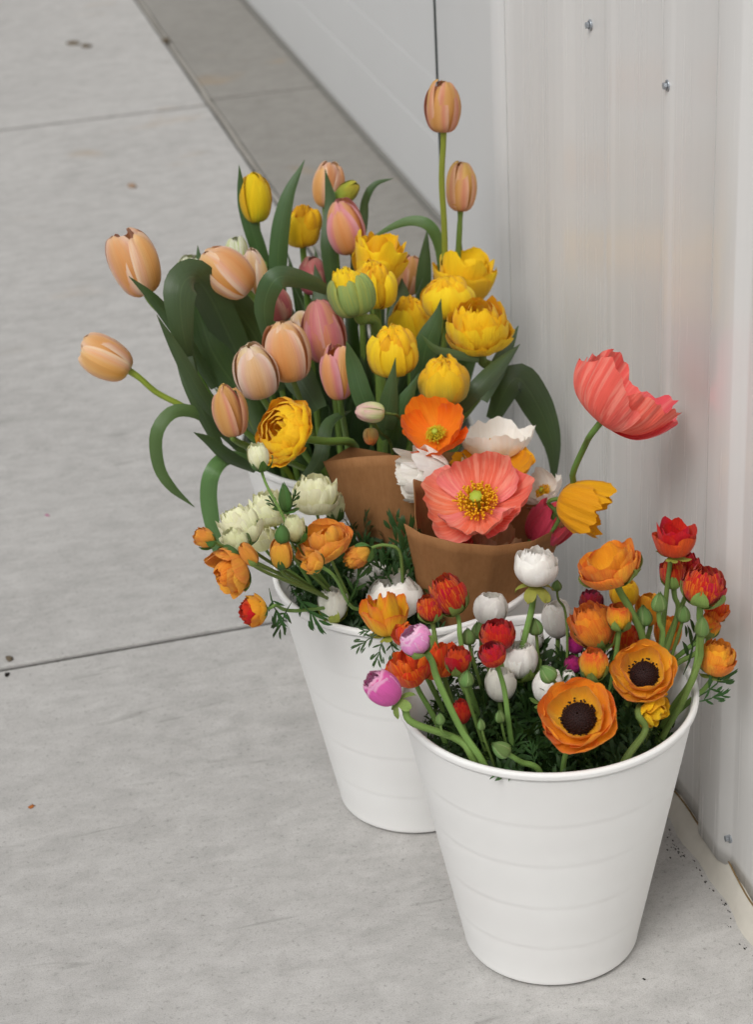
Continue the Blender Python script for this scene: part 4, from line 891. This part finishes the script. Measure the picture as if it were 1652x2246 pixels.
q8 = Q('magenta', (874, 1538), (808, 1484), 70, 1.60, 'hot pink bloom veined white leaning out past the rim', sep='drop', sepm='sepal', via=[(905, 1585, 1.59), (965, 1645, 1.575), (1000, 1690, 1.56)], sr=.0036, ball=1)
q9 = Q('red', (1096, 1428), (1089, 1360), 78, 1.68, 'deep red bloom with yellow flecks, upper of the red pair')
q10 = Q('red', (1093, 1462), (1071, 1410), 60, 1.62, 'dark red bloom below its twin, on a straight stem', via=[(1108, 1520, 1.62), (1120, 1610, 1.61)], az=.55)
q11 = Q('white', (1078, 1374), (1075, 1301), 74, 1.75, 'white ball-shaped bloom standing before the brown paper', frill=.015, ball=1)
q12 = Q('white', (1175, 1288), (1177, 1204), 90, 1.70, 'frilly white bloom with hanging pale sepals, tallest white one', sep='drop', sepm='sepal_y', via=[(1165, 1345, 1.70), (1146, 1420, 1.69), (1130, 1500, 1.68)], sr=.0032, open=.2, ball=.5)
q13 = Q('white', (1143, 1488), (1138, 1408), 80, 1.68, 'large white bloom with a parted petal in the middle of the bucket', sep='hug', frill=.015, ball=1)
q14 = Q('ivory', (1098, 1540), (1100, 1464), 66, 1.66, 'egg-shaped white bloom crossed by a green stem', frill=.015, ball=1)
q15 = Q('white', (1196, 1542), (1206, 1470), 64, 1.64, 'white bloom under a heart-shaped green bud beside the dark-eyed flower', sep='flat', frill=.015, ball=1)
q16 = Q('white', (1226, 1400), (1222, 1319), 64, 1.75, 'white bloom at the back before the grey wall', frill=.015, ball=1)
q16b = Q('white', (1171, 1428), (1166, 1374), 50, 1.76, 'white bloom in shade behind the thick stem', frill=.015, ball=1)
q17 = Q('white', (1250, 1505), (1246, 1470), 30, 1.68, 'tiny white bloom half covered by green near the fuchsia ones', stemless=False, frill=.015, ball=1)
q18 = Q(('orange', 'amber'), (1358, 1286), (1322, 1200), 142, 1.64, 'large open orange bloom like a cup on a tall stem, seen from the side', kind='bowl', cr=0, az=.42, via=[(1385, 1340, 1.64), (1412, 1410, 1.64)], sr=.0036, sep='hug')
q18['label'] = 'large cup-shaped orange bloom raised on a tall stem by the wall'
q19 = Q('darkred', (1300, 1348), (1296, 1294), 52, 1.74, 'dark burgundy bloom under the cup-shaped orange one', sep='hug', sepn=3)
q20 = Q('gold', (1372, 1335), (1370, 1270), 62, 1.72, 'plain yellow round bloom behind the orange cup stem', frill=.015, ball=1)
q21 = Q('orange', (1322, 1418), (1280, 1328), 92, 1.66, 'orange bloom with fine red veins, leaning, above the small orange bud', sep='hug', open=.2)
q22 = Q('yellowred', (1362, 1382), (1357, 1323), 54, 1.64, 'small round yellow bud with red splashes', sep='hug', frill=.015, **BU, ball=1)
q23 = Q('fuchsia', (1266, 1434), (1260, 1394), 40, 1.72, 'small fuchsia bloom among dark green at the back')
q23b = Q('fuchsia', (1264, 1476), (1250, 1440), 36, 1.70, 'deep fuchsia bloom in shade, lower of the fuchsia pair')
q24 = Q('yellowred', (1306, 1490), (1299, 1424), 62, 1.60, 'orange and red bud in green sepals between the open flowers', sep='hug', **BU, ball=1)
q25 = Q(('amber', 'amber'), (1418, 1484), (1410, 1458), 150, 1.585, 'upper open amber flower with a black eye', kind='bowl', az=.84, h=.72, cm='stamen_k', via=[(1440, 1560, 1.60)])
q26 = Q(('amberback', 'amber'), (1274, 1580), (1262, 1552), 172, 1.54, 'lower and larger open orange flower with a black eye', kind='bowl', az=.84, h=.72, cm='stamen_k', via=[(1240, 1660, 1.55)])
q27 = Q(('gold', 'gold'), (1412, 1542), (1462, 1572), 88, 1.58, 'golden ruffled bloom turned down under the upper black-eyed flower', kind='loose', az=.4, via=[(1402, 1570, 1.565), (1416, 1604, 1.56), (1370, 1672, 1.545)], sr=.0036)
q28 = Q('scarlet', (1480, 1224), (1484, 1142), 92, 1.64, 'scarlet cup-shaped bloom with pale sepals, top of all by the wall', kind='bowl', cr=0, hs=1.0, sep='flat', sepm='sepal_y', seps=.9)
q29 = Q('redgold', (1480, 1288), (1474, 1224), 56, 1.65, 'small red and gold bloom under the scarlet cup', sep='hug', sepn=3, frill=.02, via=[(1488, 1340, 1.65), (1462, 1430, 1.64)])
q29b = Q('red', (1514, 1284), (1504, 1214), 52, 1.67, 'plain red bloom wedged behind the two flamed ones')
q30 = Q('redgold', (1540, 1328), (1548, 1243), 98, 1.61, 'wide red bloom with yellow flamed base near the wall', sep='hug', via=[(1537, 1390, 1.61), (1520, 1490, 1.60)], sr=.0036, az=.42)
q31 = Q('orangered', (1568, 1368), (1580, 1318), 44, 1.65, 'orange-red bloom with a long green sepal behind the wide red one', kind='loose', sep='flat', sepm='sepal_y', sepn=3)
q32 = Q('yellowred', (1556, 1398), (1556, 1346), 48, 1.645, 'yellow bud with a red crown beside the pointed green bud', sep='hug', sepn=3, **BU)
q33 = Q(('orange', 'amber'), (1566, 1484), (1580, 1406), 78, 1.61, 'amber and red full bloom outermost on the wall side', open=.2, sep='flat', sepm='sepal', seps=.85)
q34 = Q('orange', (1466, 1428), (1468, 1354), 58, 1.68, 'orange bloom behind two green bud stems')
q35 = Q('amber', (1430, 1372), (1420, 1302), 54, 1.72, 'bright orange pointed petals behind the large green bud', kind='tulip', open=.5)
q36 = Q('red', (1016, 1588), (1010, 1535), 42, 1.64, 'small red bloom sunk among the dark stems')
q37 = Q('orangered', (1370, 1436), (1370, 1368), 64, 1.70, 'spotted orange bloom behind the stem of the orange cup')
def B(base, tip, wpx, Y, label, **k):
    return Q('budgreen', base, tip, wpx, Y, label, **{**BU, 'kind': 'bud', 'sr': .0018, **k})
b1 = B((1216, 1494), (1186, 1460), 44, 1.585, 'heart-shaped green bud bending over a white bloom', via=[(1240, 1520, 1.59), (1260, 1600, 1.6)])
b2 = B((1222, 1297), (1222, 1271), 26, 1.72, 'tiny round green bud on a thin wavy stem beside the frilly white bloom', via=[(1240, 1340, 1.72), (1245, 1420, 1.71)], sr=.0013)
b3 = B((1178, 1394), (1172, 1354), 38, 1.70, 'bright green bud between two white blooms')
b4 = B((1054, 1402), (1048, 1362), 40, 1.72, 'green bud just below the white ball-shaped bloom')
b4b = B((1030, 1415), (1026, 1376), 36, 1.70, 'pale green bud beside the stem of the taller flamed bloom')
b5 = B((1022, 1508), (1026, 1468), 38, 1.62, 'round green bud under the brick red bloom')
b6 = B((967, 1590), (964, 1561), 24, 1.58, 'small green bud beside the long pink flower stem', sr=.0013)
b7 = B((1058, 1602), (1054, 1574), 20, 1.57, 'smallest green bud deep in the bucket', sr=.0012)
b8 = B((1100, 1586), (1094, 1555), 26, 1.60, 'small green bud beside the straight stem of the dark red bloom', sr=.0013)
b9 = B((1118, 1656), (1078, 1628), 42, 1.54, 'fat lime green bud lying inside the front rim', via=[(1145, 1672, 1.545), (1185, 1694, 1.55)], sr=.0028)
b10 = B((1447, 1343), (1447, 1297), 40, 1.62, 'largest pointed green bud, upright on a pale stem', via=[(1455, 1400, 1.62)], sr=.0024)
b11 = B((1416, 1374), (1410, 1325), 42, 1.65, 'dark green bud behind the stem of the orange cup')
b12 = B((1500, 1366), (1500, 1325), 36, 1.64, 'green bud in front of the red and gold flower stem')
b13 = B((1541, 1397), (1541, 1349), 36, 1.60, 'pointed green bud directly under the wide red bloom', via=[(1535, 1450, 1.60), (1515, 1540, 1.59)], sr=.003)

# ------------------------------------------------------------------ tulip leaves filling the back bucket (each belongs to a flower)
rl = random.Random(5)
tul = [x for x in BLOOMS if x[6] == 3]
for n_, (e, Pp, Rr, Hh_, ax, foot, b, cat) in enumerate(tul):
    for k in range(4):
        a = rl.uniform(0, 6.28); c = BK[3]; q = rl.uniform(.02, .11); s = Vector((c.x + q * math.cos(a), c.y + .02 + q * math.sin(a), .2))
        ztop = min(Pp.z - .035, .50 - .25 * max(0, -(s.y - c.y) / .12)) - rl.uniform(0, .07)
        if ztop < .34: ztop = .33
        d = Vector((math.cos(a), math.sin(a), 0)); out_ = rl.uniform(.01, .07)
        pts = [s - Vector((0, 0, .12)) - d * q * .5, s + Vector((0, 0, .08)) + d * out_ * .25, Vector((s.x, s.y, .2 + (ztop - .2) * .75)) + d * out_ * .7, Vector((s.x, s.y, ztop)) + d * out_ * 1.2]
        for p in pts: p.x = min(p.x, .72)
        blade(e, pts, rl.uniform(.02, .036), rl.choice(['leaf', 'leaf', 'leaf_l']), rl.uniform(-.9, .9), .3, world=True)

# ------------------------------------------------------------------ ferny ranunculus leaves: nobody could count them
def frond(L, seed):
    """one cut leaf: a stalk with forked lobes, lying along +x"""
    r_ = random.Random(seed); V = []; F = []; UV = []
    def lobe(x, y, a, l, w):
        o = len(V); d = Vector((math.cos(a), math.sin(a), 0)); s = Vector((-d.y, d.x, 0)); b = Vector((x, y, 0)); up = Vector((0, 0, 1))
        for t, ww, zz in ((0, .3, 0), (.4, 1, .1 * l), (.75, .8, .08 * l), (1, .05, -.06 * l)):
            c = b + d * (l * t) + up * zz; V.extend([c - s * w * ww, c + s * w * ww]); UV.extend([(.2, t), (.8, t)])
        for k in range(3): F.append((o + 2 * k, o + 2 * k + 1, o + 2 * k + 3, o + 2 * k + 2))
    lobe(0, 0, 0, L * .62, L * .022)
    for x, y, a, l in ((.55, 0, 0, .45), (.5, 0, .55, .36), (.5, 0, -.55, .36), (.3, 0, .85, .3), (.3, 0, -.85, .3), (.72, .02, .4, .26), (.72, -.02, -.4, .26), (.62, .14, .35, .2), (.62, -.14, -.35, .2)):
        lobe(x * L, y * L, a + r_.uniform(-.2, .2), l * L, L * .036 * r_.uniform(.7, 1.2))
    return V, F, UV
FR = [frond(1, s) for s in range(6)]
def foliage(b, n, zlo, zhi, rad, label, seed, size=(.035, .07)):
    r_ = random.Random(seed); V = []; F = []; UV = []; c = BK[b]
    for i in range(n):
        a = r_.uniform(0, 6.283); q = rad * math.sqrt(r_.random()); z = r_.uniform(zlo, zhi) + .02 * (1 - (q / rad) ** 2) - (.045 if b == 2 and math.sin(a) > .1 and math.cos(a) > -.5 else 0)
        p = Vector((c.x + q * math.cos(a), c.y + q * math.sin(a), z)); L = r_.uniform(*size)
        lim = RB + (RR - RB) * z / HB - .007; q = min(q, lim - .004); p = Vector((c.x + q * math.cos(a), c.y + q * math.sin(a), z))
        el = r_.uniform(.3, 1.45); hd = r_.uniform(0, 6.283)
        if q + L * .75 > lim: hd = a + math.pi + r_.uniform(-1.0, 1.0); L *= .8
        m = Matrix.Translation(p) @ Matrix.Rotation(hd, 4, 'Z') @ Matrix.Rotation(-el, 4, 'Y') @ Matrix.Rotation(r_.uniform(-1, 1), 4, 'X') @ Matrix.Scale(L, 4)
        v, f, u = FR[i % 6]; o = len(V); V += [m @ x for x in v]; F += [tuple(j + o for j in g) for g in f]; UV += u
    o = link('foliage', mesh('foliage', [x - c for x in V], F, UV), M['fern']); o.location = c; tag(o, label, 'foliage', kind='stuff')
foliage(1, 1400, .15, .252, .14, 'dark ferny ranunculus leaves filling the front bucket', 3)
foliage(2, 1500, .17, .29, .142, 'dark ferny ranunculus leaves filling the middle bucket', 4)
# fronds that can be told apart hang on their flowers
def hang(owner, p, aim, L, roll=0.0, s=0):
    d = aim.normalized(); vw = (p - CAM).normalized(); sd = d.cross(vw).normalized(); sd = Matrix.Rotation(roll, 3, d) @ sd; nn = d.cross(sd)
    m = Matrix(((d.x, sd.x, nn.x, p.x), (d.y, sd.y, nn.y, p.y), (d.z, sd.z, nn.z, p.z), (0, 0, 0, 1))) @ Matrix.Scale(L, 4)
    v, f, u = FR[s]; link('frond', mesh('frond', [m @ x - owner.location for x in v], f, u), M['fern'], owner)
for px, py, dx, dy, L in ((838, 1385, -35, 22, .05), (845, 1390, -12, 40, .05), (855, 1392, 10, 42, .045), (868, 1390, 40, 20, .045), (840, 1380, -50, 5, .035)):
    hang(r20, at(px, py, 1.785), camvec(dx, -dy, .2), L * .75, .3, (px + py) % 6)
for ow, px, py, Y, dx, dy, L, s in ((r14, 640, 1320, 1.80, -25, 55, .042, 1), (r15, 760, 1330, 1.82, 30, -75, .06, 2), (r13, 880, 1290, 1.85, 8, -80, .08, 3), (r13, 880, 1280, 1.85, 45, -70, .06, 4), (r13, 870, 1300, 1.85, -45, -70, .06, 0),
                                 (q33, 1530, 1530, 1.60, 45, -35, .05, 1), (q33, 1520, 1540, 1.60, 60, -15, .04, 2), (q30, 1500, 1480, 1.64, 20, -70, .06, 3), (b9, 1150, 1690, 1.54, -45, 6, .035, 4), (b9, 1175, 1690, 1.55, -8, -45, .03, 5),
                                 (r7b, 628, 1130, 1.88, 22, -50, .03, 2), (r7b, 625, 1135, 1.88, -30, -35, .03, 3), (r6, 700, 1170, 1.92, 40, 30, .05, 1), (r10, 590, 1290, 1.80, 20, 60, .045, 2), (r12, 640, 1290, 1.84, 40, 50, .06, 3)):
    hang(ow, at(px, py, Y), camvec(dx, -dy, .15), L, .5, s)

# ------------------------------------------------------------------ litter on the pavement
def litter(name, label, cat, x, y, s, mat, seed, flat=.4):
    r_ = random.Random(seed); V = []; n = 9
    for z, k in ((0, .8), (.5, 1.0), (1, .55)):
        for i in range(n): a = 6.283 * i / n; q = s * k * r_.uniform(.6, 1.2); V.append((q * math.cos(a) * 1.3, q * math.sin(a) * .8, z * s * flat))
    F = grid_faces(n, 3, wrap=True) + [tuple(range(2 * n, 3 * n))]
    o = link(name, mesh(name, V, F), mat); o.location = (x, y, .0003); o.rotation_euler.z = r_.uniform(0, 3); tag(o, label, cat)
litter('leaf_fragment', 'tiny rust brown leaf fragment alone on the pale concrete', 'leaf fragment', .046, 2.069, .0042, M['rust'], 1, .25)
litter('leaf_fragment', 'tan crumb of dead plant just beyond the near pavement joint', 'leaf fragment', .054, 2.418, .0062, M['twig'], 2, .5)
litter('leaf_fragment', 'dark speck of dead plant on the near side of the pavement joint', 'leaf fragment', .048, 2.378, .0045, M['dark'], 3, .5)
litter('weed_clump', 'small dark weed tuft on the far concrete, nearer the joint', 'weed clump', .573, 5.552, .017, M['twig'], 4, .4)
litter('weed_clump', 'small dark weed tuft on the far concrete, higher of the pair', 'weed clump', .545, 5.597, .016, M['twig'], 5, .5)
litter('weed_clump', 'grey-green weed tuft growing in the far strip joint', 'weed clump', .785, 5.51, .016, M['twig'], 6, .5)
litter('petal_fragment', 'tiny magenta petal fragment on the pale concrete', 'petal fragment', .152, 2.82, .0042, PM['fuchsia'], 7, .2)
litter('leaf_fragment', 'curled brown leaf scrap on the far pale concrete', 'leaf fragment', .511, 4.321, .012, plain('pale_dry_leaf', '#a58a72', .8, .2, .25, 90), 8, .5)
litter('grit_speck', 'black grit speck on the concrete close to the wall foot', 'grit', .618, 1.558, .0018, M['dark'], 9, .5)
# black grit caught along the sealant
rg = random.Random(21); V = []; F = []
for i in range(84):
    y = rg.uniform(1.40, 1.82) if i < 66 else rg.gauss(1.752, .012); x = .7405 - abs(rg.gauss(0, .0022)) + .0035 * math.sin(y * 31) + .003 * math.sin(y * 77 + 1); s = rg.uniform(.0003, .0012); o = len(V)
    if i >= 66: x -= abs(rg.gauss(0, .006))
    V += [(x + s, y, .0), (x, y + 2.2 * s, .0), (x - s, y, 0), (x, y - 2.2 * s, 0), (x, y, s)]
    F += [(o, o + 1, o + 4), (o + 1, o + 2, o + 4), (o + 2, o + 3, o + 4), (o + 3, o, o + 4)]
tag(link('grit', mesh('grit', V, F, smooth=False), M['dark']), 'black grit caught along the pale sealant at the wall foot', 'grit', kind='stuff')
